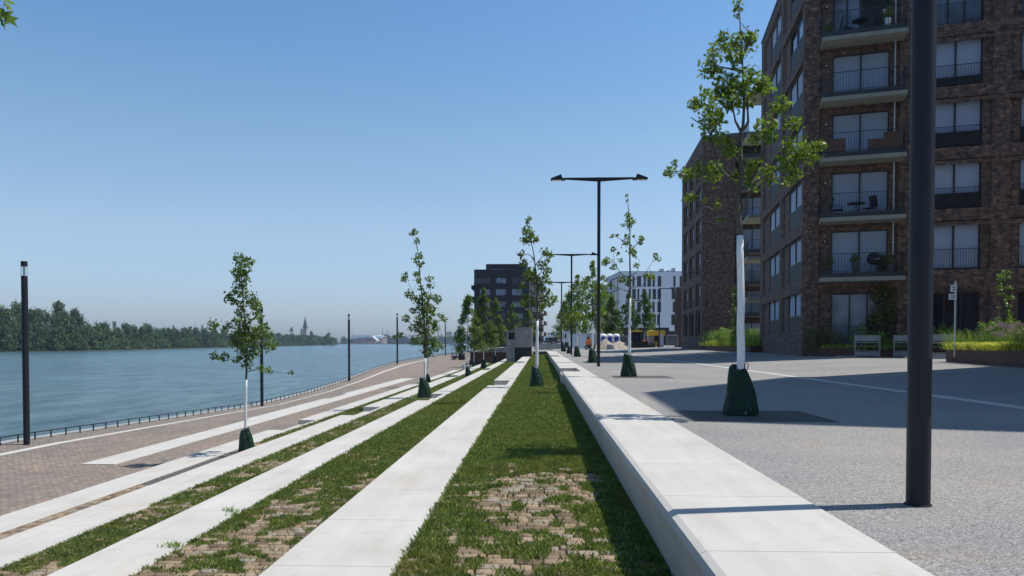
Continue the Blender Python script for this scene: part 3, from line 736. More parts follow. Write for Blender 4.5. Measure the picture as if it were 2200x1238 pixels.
T_B = ([(-0.42,7.476,0.168),(-0.525,7.35,0.105),(-0.294,7.056,0.147),(-0.252,6.426,0.189),(-0.315,6.174,0.168),(-0.168,6.048,0.168),(-0.399,5.586,0.168),(-0.252,5.271,0.168),(-0.147,4.956,0.168),(-0.882,5.544,0.168),(-0.84,5.334,0.147),(0.273,5.376,0.168),(0.252,5.061,0.189),(-0.672,4.641,0.231),(-0.357,4.431,0.252),(0.063,4.536,0.252),(0.483,4.536,0.21),(0.651,4.368,0.168),(-0.147,4.116,0.273),(0.273,4.011,0.252),(-0.504,3.948,0.189),(0.693,3.696,0.168),(0.945,3.528,0.147),(-0.882,3.591,0.189),(-0.252,3.486,0.252),(0.168,3.486,0.252),(0.483,3.381,0.189),(-0.567,3.171,0.21),(-0.147,3.066,0.294),(0.273,2.961,0.252),(-1.05,2.856,0.147),(-1.26,2.772,0.105),(-0.462,2.541,0.189),(0.063,2.541,0.252),(0.483,2.436,0.21),(0.756,2.331,0.147),(0.021,2.121,0.189),(0.294,1.974,0.147),(-0.042,3.801,0.252)],
 [[(0.021,1.806),(0.021,2.856),(-0.063,4.116),(-0.189,5.376),(-0.294,6.636),(-0.42,7.518)],[(0.0,2.856),(-0.462,3.276),(-0.924,3.57)],[(0.0,2.436),(0.483,2.394),(0.756,2.331)],[(-0.042,3.696),(0.273,4.536),(0.273,5.376)],[(-0.084,4.116),(-0.567,4.746),(-0.84,5.376)],[(-0.021,2.961),(0.483,3.486),(0.903,3.528)]])
T_C = ([(-0.259,5.536,0.076),(-0.305,5.414,0.107),(-0.336,5.2,0.137),(-0.274,5.002,0.198),(-0.183,4.834,0.198),(-0.412,4.834,0.137),(-0.015,4.834,0.107),(-0.503,4.316,0.137),(-0.427,4.087,0.152),(0.29,4.392,0.152),(0.427,4.285,0.107),(0.336,4.163,0.107),(-0.198,3.828,0.183),(0.152,3.98,0.168),(0.336,3.828,0.152),(-0.381,3.706,0.137),(-0.122,3.584,0.183),(0.259,3.553,0.183),(0.412,3.431,0.107),(-0.458,3.325,0.152),(0.107,3.279,0.198),(0.336,3.172,0.137),(-0.381,2.943,0.152),(-0.152,2.867,0.168),(0.259,2.943,0.183),(0.534,2.943,0.137),(-0.442,2.745,0.137),(0.412,2.745,0.152),(0.183,2.638,0.152),(0.61,2.821,0.091),(-0.122,4.239,0.061)],
 [[(0.015,2.181),(0.015,3.248),(-0.046,3.858),(-0.107,4.392),(-0.198,4.773),(-0.259,5.536)],[(0.015,2.943),(0.336,2.867),(0.564,2.913)],[(0.0,3.401),(-0.351,3.325),(-0.473,3.34)],[(-0.046,4.011),(0.183,4.285),(0.412,4.316)],[(-0.061,4.163),(-0.274,4.346),(-0.503,4.316)],[(0.015,3.553),(0.183,3.858),(0.336,3.828)],[(0.015,2.562),(-0.198,2.791),(-0.427,2.76)]])
T_P = ([(-0.054,5.252,0.054),(-0.068,5.103,0.041),(-0.054,4.685,0.095),(-0.014,4.536,0.135),(-0.054,4.374,0.122),(-0.176,4.388,0.068),(0.108,4.455,0.068),(-0.486,4.091,0.068),(-0.351,4.077,0.054),(-0.054,4.077,0.095),(-0.108,3.861,0.122),(0.365,4.023,0.108),(0.338,3.888,0.081),(0.135,4.05,0.054),(-0.459,3.686,0.095),(-0.311,3.578,0.068),(0.054,3.645,0.135),(0.135,3.537,0.095),(-0.648,3.375,0.135),(-0.743,3.267,0.095),(-0.23,3.389,0.081),(-0.432,3.173,0.108),(0.23,3.24,0.095),(0.716,3.47,0.095),(0.77,3.348,0.081),(-0.716,2.903,0.108),(-0.203,2.835,0.135),(-0.068,2.768,0.122),(0.446,2.903,0.108),(0.594,2.903,0.108),(0.716,2.862,0.068),(-0.554,2.633,0.081)],
 [[(0.027,2.295),(0.027,2.835),(0.014,3.375),(0.014,4.185),(-0.014,4.725),(-0.054,5.265)],[(0.027,2.835),(-0.216,2.97),(-0.419,3.308),(-0.446,3.645)],[(0.027,2.903),(0.257,3.065),(0.284,3.375)],[(0.027,2.768),(0.392,2.903),(0.662,3.348)],[(0.027,2.457),(-0.216,2.538),(-0.689,2.768)],[(0.014,3.645),(0.23,3.848),(0.365,3.983)],[(0.014,3.78),(-0.216,3.942),(-0.446,4.077)],[(0.027,2.565),(0.392,2.633),(0.5,2.835)]])
GP = 'young trees along the plaza'; GT = 'young trees on the terraces'
young_tree('oak_tree', (2.75, 10.3, 0), T_OAK, 'large young oak with whitewashed trunk left of the near lamp post', .072, 9, shape='oak', tr=.05, seed=5, group=GP, lean=.06)
bag((2.75, 10.2, 0), 'large dark green watering bag around the nearest whitewashed oak')
young_tree('young_tree', (2.58, 21.6, 0), T_P, 'thin open-crowned young tree right of the tall lamp, in front of the white building', .075, 8, tr=.035, seed=6, group=GP)
bag((2.58, 21.6, 0), 'green watering bag with white print, right of the tall lamp', .98)
young_tree('young_tree', (-8.07, 20.35, Z4), T_A, 'leftmost young tree, standing before the river with a thin white trunk', .095, 8, 'leafdark', tr=.032, seed=8, group=GT)
bag((-8.02, 20.35, Z4), 'green watering bag on the left, behind the third white step', 1.0)
young_tree('young_tree', (-5.2, 33.6, Z3), T_B, 'bushy tall young tree in the middle of the terraces, with white trunk', .13, 8, 'leafdark', tr=.055, seed=9, group=GT)
bag((-5.2, 33.55, Z3), 'green watering bag on the small paved pit below the bushy terrace tree', 1.35)
young_tree('young_tree', (-.1, 24.4, Z1), T_C, 'young tree in the grass strip beside the sitting wall, before the black building', .105, 8.5, 'leafdark', tr=.042, seed=10, group=GT)
bag((-.1, 24.4, Z1), 'green watering bag on the grass strip beside the sitting wall', 1.0)
# further young trees with generated crowns
def gen_tree(x, y, z, h, z0, rm, seed, label, bl, tr=.04, dens=7, lf=.14, n=34, cr=.26, grp=GT, bs=1.05, mat='leafdark'):
    young_tree('young_tree', (x, y, z), cone_crown(h, z0, rm, seed, n, cr), label, lf, dens, mat, tr=tr, seed=seed, group=grp)
    if bl: bag((x, y - .02, z), bl, bs)
gen_tree(-8.2, 54.6, Z4, 6.2, 2.2, 1.2, 21, 'young tree directly behind the bushy terrace tree, its trunk just to the right', 'green watering bag just right of and behind the one under the bushy terrace tree')
gen_tree(-5.25, 54.5, Z3, 5.9, 1.9, 1.35, 22, 'young tree with broad conical crown left of the black building', 'green watering bag on the terrace left of the brick end wall', n=60, cr=.34)
gen_tree(-5.4, 71.5, Z3, 7.6, 2.0, 1.6, 23, 'tallest conical young tree in front of the left part of the black building', 'green watering bag in front of the brick end wall, middle one', n=80, cr=.38, bs=1.3)
gen_tree(-7.6, 86.0, Z4, 5.4, 2.1, 1.5, 24, 'young tree close to the brick end wall, left end', 'dark watering bag against the brick end wall, left end', n=50, cr=.36, bs=1.2)
gen_tree(-5.25, 88.0, Z3, 7.6, 2.2, 1.5, 25, 'conical young tree left of the concrete tower', 'dark watering bag against the brick end wall, right end', n=70, cr=.4, bs=1.4)
gen_tree(2.57, 36.4, 0, 4.9, 2.2, .9, 26, 'slender young tree just left of the tall lamp pole', 'green watering bag left of the tall lamp pole', n=26, cr=.2, grp=GP, mat='oakleaf')
gen_tree(2.58, 51.6, 0, 5.6, 2.3, 1.1, 27, 'young plaza tree left of the tall lamp, fourth in its row', 'green watering bag fourth in the plaza row', grp=GP, mat='oakleaf')
gen_tree(2.6, 66.0, 0, 5.4, 2.3, 1.1, 28, 'young plaza tree near the third lamp, fifth in its row', 'green watering bag fifth in the plaza row', grp=GP)
gen_tree(2.6, 80.5, 0, 5.4, 2.3, 1.1, 29, 'most distant young tree in the plaza row', 'most distant green watering bag in the plaza row', grp=GP)
gen_tree(-4.3, 118, -.1, 7, 2.2, 1.9, 30, 'small pointed tree rising behind the left part of the concrete tower', None, n=40, cr=.45, lf=.25)
gen_tree(-2.0, 121, -.1, 6.4, 2.0, 2.0, 31, 'small tree rising behind the right part of the concrete tower', None, n=40, cr=.45, lf=.25)
gen_tree(11.3, 118, 0, 8.2, 2.6, 2.2, 32, 'small street tree before the white building, left of three', None, n=60, cr=.55, lf=.3, grp='street trees at the building site')
gen_tree(13.9, 117, 0, 8.6, 2.6, 2.2, 33, 'small street tree before the white building, middle of three', None, n=60, cr=.5, lf=.3, grp='street trees at the building site')
gen_tree(16.3, 116, 0, 8.9, 2.8, 2.0, 34, 'small street tree before the white building, right of three', None, n=60, cr=.5, lf=.3, grp='street trees at the building site')
tufts('weed', [(-3.56, 8.7, Z2 + .012), (-3.66, 8.75, Z2 + .012), (-3.5, 8.5, Z2 + .012), (-3.52, 7.2, Z2 + .012), (-3.6, 7.25, Z2 + .012)], .07, .012, 26, 'shrubleaf', 'small weeds creeping from the grass onto the second white step', 'weeds', .04, 1.3, 11, stuff=True)
# grey paved pits on the terraces
struct(MB().box(-.92, .86, 23.9, 24.9, Z1 - .1, Z1 + .012), 'tree_pit', 'greyconc')
struct(MB().box(-5.96, -4.25, 32.9, 34.2, Z3 - .1, Z3 + .02), 'tree_pit', 'greyconc')
struct(MB().box(-8.5, -6.9, 15.5, 20.9, Z4 - .1, Z4 + .012), 'tree_pit', 'pitgravel')
struct(MB().box(-5.96, -4.25, 54.0, 55.2, Z3 - .1, Z3 + .02), 'tree_pit', 'greyconc')

# overhanging oak twig, top left, on a young tree just outside the frame
r0 = root('oak_tree', (-3.9, -.1, Z2), 'oak leaf tips hanging into the top left corner of the picture', 'tree')
r = np.random.default_rng(40)
cl = [(-3.95, -.3, 1.7, .35), (-4.2, 0, 2.2, .4), (-3.9, -.4, 2.7, .35), (-4.1, .1, 3.2, .3), (-4.0, -.2, 3.7, .22)]
V, n = leaves(cl, .1, 5, r, 'oak'); 
VL = [V]
sh = np.array(lobed())
def big_leaf(p, d, s, L, wd=1.0):
    p = np.array(p); d = np.array(d, float); d /= np.linalg.norm(d); s = np.array(s, float); s /= np.linalg.norm(s)
    return p + (sh[:, 0, None] * s * wd + sh[:, 1, None] * d) * L
VL.append(big_leaf((-1.478, 1.99, 1.913), (.62, .1, -.62), (.6, .5, .6), .078, .9)); VL.append(big_leaf((-1.47, 2.0, 1.925), (.3, 0, -.8), (.5, -.85, .2), .07, .7))
VL.append(big_leaf((-1.462, 2.0, 1.934), (.9, 0, -.35), (.3, -.9, .5), .038, .6)); VL.append(big_leaf((-1.465, 2.0, 1.935), (.4, .2, -.7), (.6, .7, .3), .04, .6)); VL.append(big_leaf((-1.48, 2.0, 1.90), (.25, .1, -.7), (.2, .9, .2), .05, .5))
npmesh('crown', np.concatenate(VL), None, n, 'oakleaf', r0)
mb = MB().tube([(-3.9, -.1, Z2), (-3.92, -.1, 0), (-3.95, -.15, 2.0), (-4.0, -.2, 3.6)], [.05, .045, .03, .01], 8)
mb.tube([(-3.93, -.1, 1.0), (-2.9, .7, 1.7), (-1.7, 1.85, 1.97), (-1.47, 2.0, 1.935)], [.02, .012, .006, .003], 6)
mb.build('trunk', 'trunkbark', r0, True)

# ------------------------------------------------------------------ buildings
class Face:
    def __init__(s, P0, P1):
        s.p = Vector((*P0, 0)); e = Vector((*P1, 0)) - s.p; s.L = e.length; s.u = e / s.L; s.n = Vector((s.u.y, -s.u.x, 0))
    def pt(s, u, d, z): return s.p + s.u * u - s.n * d + Vector((0, 0, z))
    def wall(s, mb, u0, u1, z0, z1, ops, d=0, depth=.2):
        us = sorted({u0, u1} | {o[0] for o in ops} | {o[1] for o in ops}); zs = sorted({z0, z1} | {o[2] for o in ops} | {o[3] for o in ops})
        for j in range(len(zs) - 1):
            run = None
            for i in range(len(us) - 1):
                cu, cz = (us[i] + us[i + 1]) / 2, (zs[j] + zs[j + 1]) / 2
                hole = any(o[0] < cu < o[1] and o[2] < cz < o[3] for o in ops)
                if not hole:
                    a, b = us[i], us[i + 1]
                    mb.quad([s.pt(a, d, zs[j]), s.pt(b, d, zs[j]), s.pt(b, d, zs[j + 1]), s.pt(a, d, zs[j + 1])],
                            [(a, zs[j]), (b, zs[j]), (b, zs[j + 1]), (a, zs[j + 1])])
        D = d + depth
        for (a, b, c, e) in ops:
            mb.quad([s.pt(a, d, c), s.pt(a, D, c), s.pt(a, D, e), s.pt(a, d, e)], [(0, c), (depth, c), (depth, e), (0, e)])
            mb.quad([s.pt(b, D, c), s.pt(b, d, c), s.pt(b, d, e), s.pt(b, D, e)], [(0, c), (depth, c), (depth, e), (0, e)])
            mb.quad([s.pt(a, d, c), s.pt(b, d, c), s.pt(b, D, c), s.pt(a, D, c)], [(a, 0), (b, 0), (b, depth), (a, depth)])
            mb.quad([s.pt(a, D, e), s.pt(b, D, e), s.pt(b, d, e), s.pt(a, d, e)], [(a, 0), (b, 0), (b, depth), (a, depth)])
    def box(s, mb, u0, u1, d0, d1, z0, z1):
        # d measured inward; d0 < d1
        P = [s.pt(u0, d0, z0), s.pt(u1, d0, z0), s.pt(u1, d1, z0), s.pt(u0, d1, z0), s.pt(u0, d0, z1), s.pt(u1, d0, z1), s.pt(u1, d1, z1), s.pt(u0, d1, z1)]
        return mb.add(P, [(3, 2, 1, 0), (4, 5, 6, 7), (0, 1, 5, 4), (1, 2, 6, 5), (2, 3, 7, 6), (3, 0, 4, 7)])
    def window(s, par, u0, u1, z0, z1, d, panes=2, fill='blind', low=None, fw=.06, bars=True):
        """frame part with panes (and optional lower dark panel up to z low)"""
        fr = MB(); g = .002
        s.box(fr, u0 + g, u1 - g, d - .05, d + .06, z0 + g, z0 + fw); s.box(fr, u0 + g, u1 - g, d - .05, d + .06, z1 - fw, z1 - g)
        s.box(fr, u0 + g, u0 + fw, d - .05, d + .06, z0 + fw, z1 - fw); s.box(fr, u1 - fw, u1 - g, d - .05, d + .06, z0 + fw, z1 - fw)
        zb = low if low else z0 + fw
        if low: s.box(fr, u0 + fw, u1 - fw, d - .05, d + .06, low - .05, low)
        W = (u1 - u0 - 2 * fw) / panes
        for k in range(1, panes): s.box(fr, u0 + fw + W * k - .035, u0 + fw + W * k + .035, d - .05, d + .06, zb, z1 - fw)
        fo = fr.build('window', 'frame', par)
        for k in range(panes):
            a, b = u0 + fw + W * k + (.035 if k else 0), u0 + fw + W * (k + 1) - (.035 if k < panes - 1 else 0)
            f = fill if isinstance(fill, str) else fill[k % len(fill)]
            MB().quad([s.pt(a, d + .02, zb), s.pt(b, d + .02, zb), s.pt(b, d + .02, z1 - fw), s.pt(a, d + .02, z1 - fw)]).build('blind' if f == 'blind' else 'pane', f, fo)
        if low:
            pn = MB(); s.box(pn, u0 + fw, u1 - fw, d - .03, d + .03, z0 + fw, low - .05); pn.build('panel', 'darkpanel', fo)
        return fo
    def railing(s, par, u0, u1, d, z0, h, step=.12, ends=None, name='railing', r=.011):
        mb = MB(); s.box(mb, u0, u1, d - .015, d + .015, z0 + h - .03, z0 + h); s.box(mb, u0, u1, d - .01, d + .01, z0 + .04, z0 + .07)
        n = int((u1 - u0) / step)
        for i in range(n + 1):
            u = u0 + (u1 - u0) * i / n; s.box(mb, u - .007 * (i < n) , u + .007, d - .007, d + .007, z0 + .07, z0 + h - .03)
        if ends:
            for uu in (u0, u1):
                s.box(mb, uu - .012, uu + .012, d, ends, z0 + h - .03, z0 + h)
                m = max(2, int(abs(ends - d) / step))
                for i in range(m): s.box(mb, uu - .007, uu + .007, d + (ends - d) * i / m, d + (ends - d) * i / m + .014, z0, z0 + h - .03)
        return mb.build(name, 'frame', par)
    def balcony(s, par, u0, u1, proj, z, name='balcony'):
        a = MB(); s.box(a, u0, u1, -proj, -.01, z, z + .2); bo = a.build(name, 'soffit', par)
        f = MB(); s.box(f, u0 + .02, u1 - .02, -proj + .03, -proj + .09, z + .2, z + .42); s.box(f, u0 + .02, u0 + .08, -proj + .09, -.01, z + .2, z + .42); s.box(f, u1 - .08, u1 - .02, -proj + .09, -.01, z + .2, z + .42)
        f.build('fascia', 'frame', bo)
        s.railing(bo, u0 + .06, u1 - .06, -proj + .06, z + .42, .98, .13, -.02)
        return bo

# ---- near brick apartment building
Bl, Bc, Br, Bb = [W(*p) for p in ((15.9, 54.0), (13.7, 39.0), (29.7, 33.67), (31.9, 50))]
BASE = .25; ROOF = 22.4
b1 = root('apartment_building', (20, 44, BASE), 'tall dark brick apartment building at right with white-soffited balconies and grey blinds', 'building', 'brick apartment buildings')
FL = Face(Bl, Bc); FR = Face(Bc, Br)
ZF = [1.43] + [4.25 + 3 * i for i in range(6)]
wl = MB()
ops1 = []; sub = []
for i, zf in enumerate(ZF):
    top = zf + (2.35 if i else 2.3)
    for (v0, v1, g0, g1) in ((.45, 6.3, .75, 4.5), (7.2, 14.0, 7.6, 11.6)):
        a, b = FL.L - v1, FL.L - v0
        ops1.append((a, b, zf, top + .1)); sub.append((a + .35, b - .15, zf, top + .03, FL.L - g1, FL.L - g0, zf, top, i))
FL.wall(wl, 0, FL.L, BASE - .3, ROOF, ops1, 0, .05)
for (a, b, c, e, g0, g1, gz0, gz1, i) in sub:
    FL.wall(wl, a - .35, b + .15, c, e + .07, [(a, b, c + .002, e)], .05, .05)
    FL.wall(wl, a, b, c, e, [(g0, g1, c + .004, e - .004)], .10, .12)
opsR = []; subR = []
for i, zf in enumerate(ZF):
    z = zf if i else .9
    slab = 4.05 + 3 * (i - 1)
    # balcony bay
    z0, z1 = (slab + .44, slab + 2.68) if i else (.6, 3.55)
    opsR.append((.75, 4.45, slab + .2 if i else .5, z1 + .25)); subR.append((1.36, 4.03, z0, z1, i, 'door'))
    for (a, b, g0, g1) in ((5.3, 8.5, 5.8, 8.1), (9.3, 12.6, 9.7, 12.1)):
        zz0, zz1 = (slab + .55, slab + 2.83) if i else (1.2, 3.45)
        opsR.append((a, b, zz0 - .02, zz1 + .12)); subR.append((g0, g1, zz0, zz1, i, 'win'))
FR.wall(wl, 0, FR.L, BASE - .3, ROOF, opsR, 0, .14)
for (a, b, c, e), (g0, g1, z0, z1, i, kd) in zip(opsR, subR):
    FR.wall(wl, a, b, c, e, [(g0, g1, z0, z1)], .14, .2)
FB = Face(Br, Bb); FB.wall(wl, 0, FB.L, BASE - .3, ROOF, [], 0, .1)
FK = Face(Bb, Bl); FK.wall(wl, 0, FK.L, BASE - .3, ROOF, [], 0, .1)
wl.build('wall', 'brick', b1)
MB().prism([Bl, Bc, Br, Bb], ROOF, ROOF + .02).build('roof', 'roofedge', b1)
rp = MB()
for F_ in (FL, FR, FB, FK): F_.box(rp, -.04, F_.L + .04, -.05, .3, ROOF + .02, ROOF + .14)
rp.build('roof_edge', 'roofedge', b1)
# projecting brick bands between storeys
bd = MB()
for i in range(1, 7):
    zf = ZF[i]
    for F_ in (FL,): F_.wall(bd, .3, F_.L - .25, zf - .62, zf - .38, [], -.035, .03)
    for F_ in (FR,): F_.wall(bd, 4.75, F_.L - .25, zf - .62 + .1, zf - .42 + .1, [], -.035, .03)
bd.build('brick_band', 'brick', b1)
for k, (a, b, c, e, g0, g1, gz0, gz1, i) in enumerate(sub):
    op = (k in (11, 13) or k == 10) 
    near = (k % 2 == 0)
    opn = near and i in (5, 6)
    FL.window(b1, g0, g1, gz0 + .006, gz1 - .006, .16, 2, ('glass', 'glasslight') if opn else 'blind', low=gz0 + (1.12 if i else 1.02))
for k, (g0, g1, z0, z1, i, kd) in enumerate(subR):
    if kd == 'door':
        if i == 0: FR.window(b1, g0, g1, z0, z1, .28, 3, 'glasslight', fw=.09)
        elif i == 5: 
            FR.window(b1, g0, g0 + 1.35, z0, z1, .28, 2, ('glasslight', 'glasslight'), fw=.09); FR.window(b1, g0 + 1.35, g1, z0, z1, .28, 1, 'darkpanel')  # right half: dark sheet painted as the shade of an open doorway
        else: FR.window(b1, g0, g1, z0, z1, .28, 2, 'blind')
    else:
        FR.window(b1, g0, g1, z0, z1, .28, 3 if i in (0, 5) else 2, 'glass' if i == 0 else ('glasslight' if i == 5 else 'blind'))
        if i: FR.railing(b1, g0 + .01, g1 - .01, .1, z0 + .02, 1.0, .12)
        if i in (2, 3, 4):
            p = MB(); FR.box(p, g0 + .03, g1 - .03, .14, .17, z0 + .05, z0 + (.45 if i == 4 else .75)); p.build('screen', 'black', b1)
bals = []
for i in range(1, 7):
    slab = 4.05 + 3 * (i - 1); bals.append(FR.balcony(b1, .76, 4.62, 1.2, slab))
    p = MB(); q = FR.pt(4.2, -.25, slab); 
    if i > 1: p.tube([q, FR.pt(4.2, -.25, slab - 2.5)], .035, 6); p.build('downpipe', 'galv', b1)
    l = MB(); FR.box(l, 1.0, 1.12, .02, .13, slab + 2.1, slab + 2.24); lo = l.build('wall_lamp', 'frame', b1)
    l = MB(); FR.box(l, 1.03, 1.09, .0, .019, slab + 2.13, slab + 2.20); l.build('lamp_lens', 'whiteplastic', lo)
for i in range(1, 7):   # balconies round the back-left corner
    slab = 4.05 + 3 * (i - 1); 
    a = MB(); a.prism([W(15.1, 54.4), W(16.5, 54.2), W(16.9, 57.2), W(15.5, 57.4)], slab, slab + .2); bo = a.build('balcony', 'soffit', b1)
    F3 = Face(W(15.55, 57.35), W(15.15, 54.45)); F3.railing(bo, 0, F3.L, 0, slab + .2, 1.1, .16)
# ground floor entrance door with dark recess and railing
FR.railing(b1, .8, 4.3, -.35, .95, .9, .11, name='terrace_railing')

# ---- second brick building further along
Cl, Cc = W(16.5, 87.0), W(15.6, 72.0)
F1 = Face(Cl, Cc); Cm = W(15.6 + .949 * 3.05, 72 - .316 * 3.05); Cr = W(15.6 + .949 * 14, 72 - .316 * 14)
R2 = 20.6
b2 = root('apartment_building', (20, 78, BASE), 'brick apartment building further along with blank corner wall and recessed balconies', 'building', 'brick apartment buildings')
wl = MB(); ops = []; wins = []
for i in range(6):
    zf = [1.9, 4.6, 7.75, 10.9, 14.0, 17.0][i]; h = 2.25 if i else 2.6
    if i == 0: zf = 1.6
    for v in (.9, 5.5, 10.1):
        a, b = F1.L - v - 3.2, F1.L - v
        ops.append((a, b, zf, zf + h)); wins.append((a + .5, b - .25, zf, zf + h - .12, i))
F1.wall(wl, 0, F1.L, 0, R2, ops, 0, .16)
for (a, b, c, e), (g0, g1, z0, z1, i) in zip(ops, wins): F1.wall(wl, a, b, c, e, [(g0, g1, z0 + .004, z1)], .16, .16)
F2 = Face(Cc, Cm); F2.wall(wl, 0, F2.L, 0, R2, [], 0, .1)
Fr = Face(Cm, Cr); RD = 1.3
opr = []
for i in range(7):
    z0 = .6 if i == 0 else 3.4 + 2.98 * (i - 1) + .3
    if z0 + 2.3 < R2: opr.append((.5, 2.6, z0, z0 + 2.3)); opr.append((3.4, 5.6, z0, z0 + 2.3))
Fr.wall(wl, 0, Fr.L, 0, R2 - .9, opr, RD, .2)
Fr.wall(wl, 0, Fr.L, R2 - .9, R2, [], 0, .1)
e0, e1 = Fr.pt(0, 0, 0), Fr.pt(0, RD, 0)
wl.quad([(e1.x, e1.y, 0), (e0.x, e0.y, 0), (e0.x, e0.y, R2), (e1.x, e1.y, R2)], [(0, 0), (RD, 0), (RD, R2), (0, R2)])
wl.quad([Fr.pt(0, 0, R2 - .9), Fr.pt(0, RD, R2 - .9), Fr.pt(Fr.L, RD, R2 - .9), Fr.pt(Fr.L, 0, R2 - .9)], [(0, 0), (0, 1), (9, 1), (9, 0)])
Fk = Face((Cr[0] + 2, 86), Cl); Fk.wall(wl, 0, Fk.L, 0, R2, [])
wl.build('wall', 'brickfar', b2)
MB().prism([Cl, Cc, Cr, (Cr[0] + 2, 86)], R2, R2 + .03).build('roof', 'roofedge', b2)
rp = MB()
for F_ in (F1, F2, Fr): F_.box(rp, -.03, F_.L + .03, -.05, .3, R2 + .03, R2 + .22)
rp.build('roof_edge', 'roofedge', b2)
for (g0, g1, z0, z1, i) in wins:
    if i: F1.window(b2, g0, g1, z0 + .006, z1 - .004, .26, 2, ('blind', 'glasslight'), low=z0 + 1.05, fw=.09)
    else: F1.window(b2, g0, g1, z0 + .006, z1 - .004, .26, 2, 'glass', fw=.09)
for k, (a, b, c, e) in enumerate(opr):
    Fr.window(b2, a, b, c + .004, e - .004, RD + .12, 2, 'blind' if (k * 7) % 5 < 3 else 'glasslight', fw=.08)
for i in range(1, 7):
    z = 3.4 + 2.98 * (i - 1)
    a = MB(); Fr.box(a, .05, 8, -.2, RD - .02, z, z + .22); bo = a.build('balcony', 'soffit', b2)
    f = MB(); Fr.box(f, .06, 8, -.24, -.2, z + .05, z + .4); f.build('fascia', 'frame', bo)
    Fr.railing(bo, .1, 7.9, -.15, z + .25, 1.05, .2)
# a lower brick part behind it
b2b = root('brick_annex', (18, 112, 0), 'lower reddish brick block just behind the second brick building', 'building')
Fx = Face(W(20.2, 112), W(19.0, 104)); wl = MB(); ox = []
for i in range(2):
    for k in range(3): ox.append((.6 + k * 2.5, 2.0 + k * 2.5, 2.4 + 2.9 * i, 4.4 + 2.9 * i))
Fx.wall(wl, 0, Fx.L, 0, 8.5, ox, 0, .2)
Face(W(19.0, 104), W(28, 104)).wall(wl, 0, 9, 0, 8.5, []); Face(W(28, 112), W(20.2, 112)).wall(wl, 0, 7.8, 0, 8.5, [])
wl.build('wall', 'brickred', b2b); MB().prism([W(20.2, 112), W(19, 104), W(28, 104), W(28, 112)], 8.5, 8.7).build('roof', 'roofedge', b2b)
for a, b, c, e in ox: Fx.window(b2b, a, b, c + .003, e - .003, .15, 1, 'glass')

# ---- neighbouring brick building to the right, outside the frame: casts the plaza shadow
b3 = root('apartment_building', (22, 16, BASE), 'near brick apartment building right of the picture whose shadow crosses the plaza', 'building', 'brick apartment buildings')
P3 = [W(*p) for p in [(18.6, 23.2), (13.5, 16.6), (13.35, 11.2), (16.6, 10.1), (31, 5.2), (36, 16.3)]]
wl = MB()
for i in range(len(P3)):
    F_ = Face(P3[i], P3[(i + 1) % len(P3)]); o3 = []
    if i in (0, 1, 3, 4):
        nb = max(1, int(F_.L // 4.2))
        for k in range(nb):
            c0 = (k + .5) * F_.L / nb
            for zf in ZF: o3.append((c0 - 1.1, c0 + 1.1, zf, zf + 2.3))
    F_.wall(wl, 0, F_.L, 0, 22.3, o3, 0, .25)
    for (a, b, c, e) in o3: F_.window(b3, a, b, c + .003, e - .003, .18, 2, 'blind')
wl.build('wall', 'brick', b3)
MB().prism(P3, 22.3, 22.4).build('roof', 'roofedge', b3)

# ---- white office building
b4 = root('office_building', (25, 180, 0), 'white rendered office building with rows of tall dark windows beyond the construction site', 'building')
k4 = 180 / 1600.
def X4(px): return (px - 1160) * k4
def Z4_(py): return 1 + (736 - py) * k4
F4 = Face(W(X4(1331), 180), W(X4(1492), 180)); x40 = X4(1331)
rows = [((594, 617), [(1346, 1353), (1358, 1362.5), (1368, 1376.5), (1382, 1387), (1390, 1398), (1401, 1406), (1412, 1420), (1445.5, 1450.5), (1459, 1464)]),
        ((621.5, 644), [(1349, 1355), (1357.5, 1365.5), (1368.5, 1373), (1379, 1387), (1393, 1397.7), (1401, 1408.8), (1411.5, 1419.5), (1442, 1450)]),
        ((648.5, 671.5), [(1346, 1352.5), (1357.5, 1362), (1368, 1376), (1382, 1387), (1390, 1397.7), (1400.8, 1406), (1411.5, 1419.5), (1444.5, 1450)]),
        ((676, 699), [(1349, 1355), (1357.5, 1365), (1367.5, 1372.5), (1378.5, 1386.5), (1392.5, 1397.5), (1400.5, 1408.6), (1411, 1417), (1441.5, 1449.5)])]
o4 = [(X4(a) - x40, X4(b) - x40, Z4_(r_[1]), Z4_(r_[0])) for r_, l in rows for a, b in l]
wl = MB(); F4.wall(wl, 0, F4.L, Z4_(704), Z4_(585), o4, 0, .35)
Fs = Face(W(X4(1318), 196), W(X4(1331), 180)); Fs2 = Face(W(X4(1296), 214), W(X4(1318), 196))
os_ = [(Fs.L * .18, Fs.L - .4, Z4_(r_[1]), Z4_(r_[0])) for r_, l in rows]
Fs.wall(wl, 0, Fs.L, Z4_(704), Z4_(585), os_, 0, .35)
Fs2.wall(wl, 0, Fs2.L, Z4_(704), Z4_(600), [(1.5, Fs2.L - .5, Z4_(r_[1]), Z4_(r_[0])) for r_, l in rows[1:]], 0, .5)
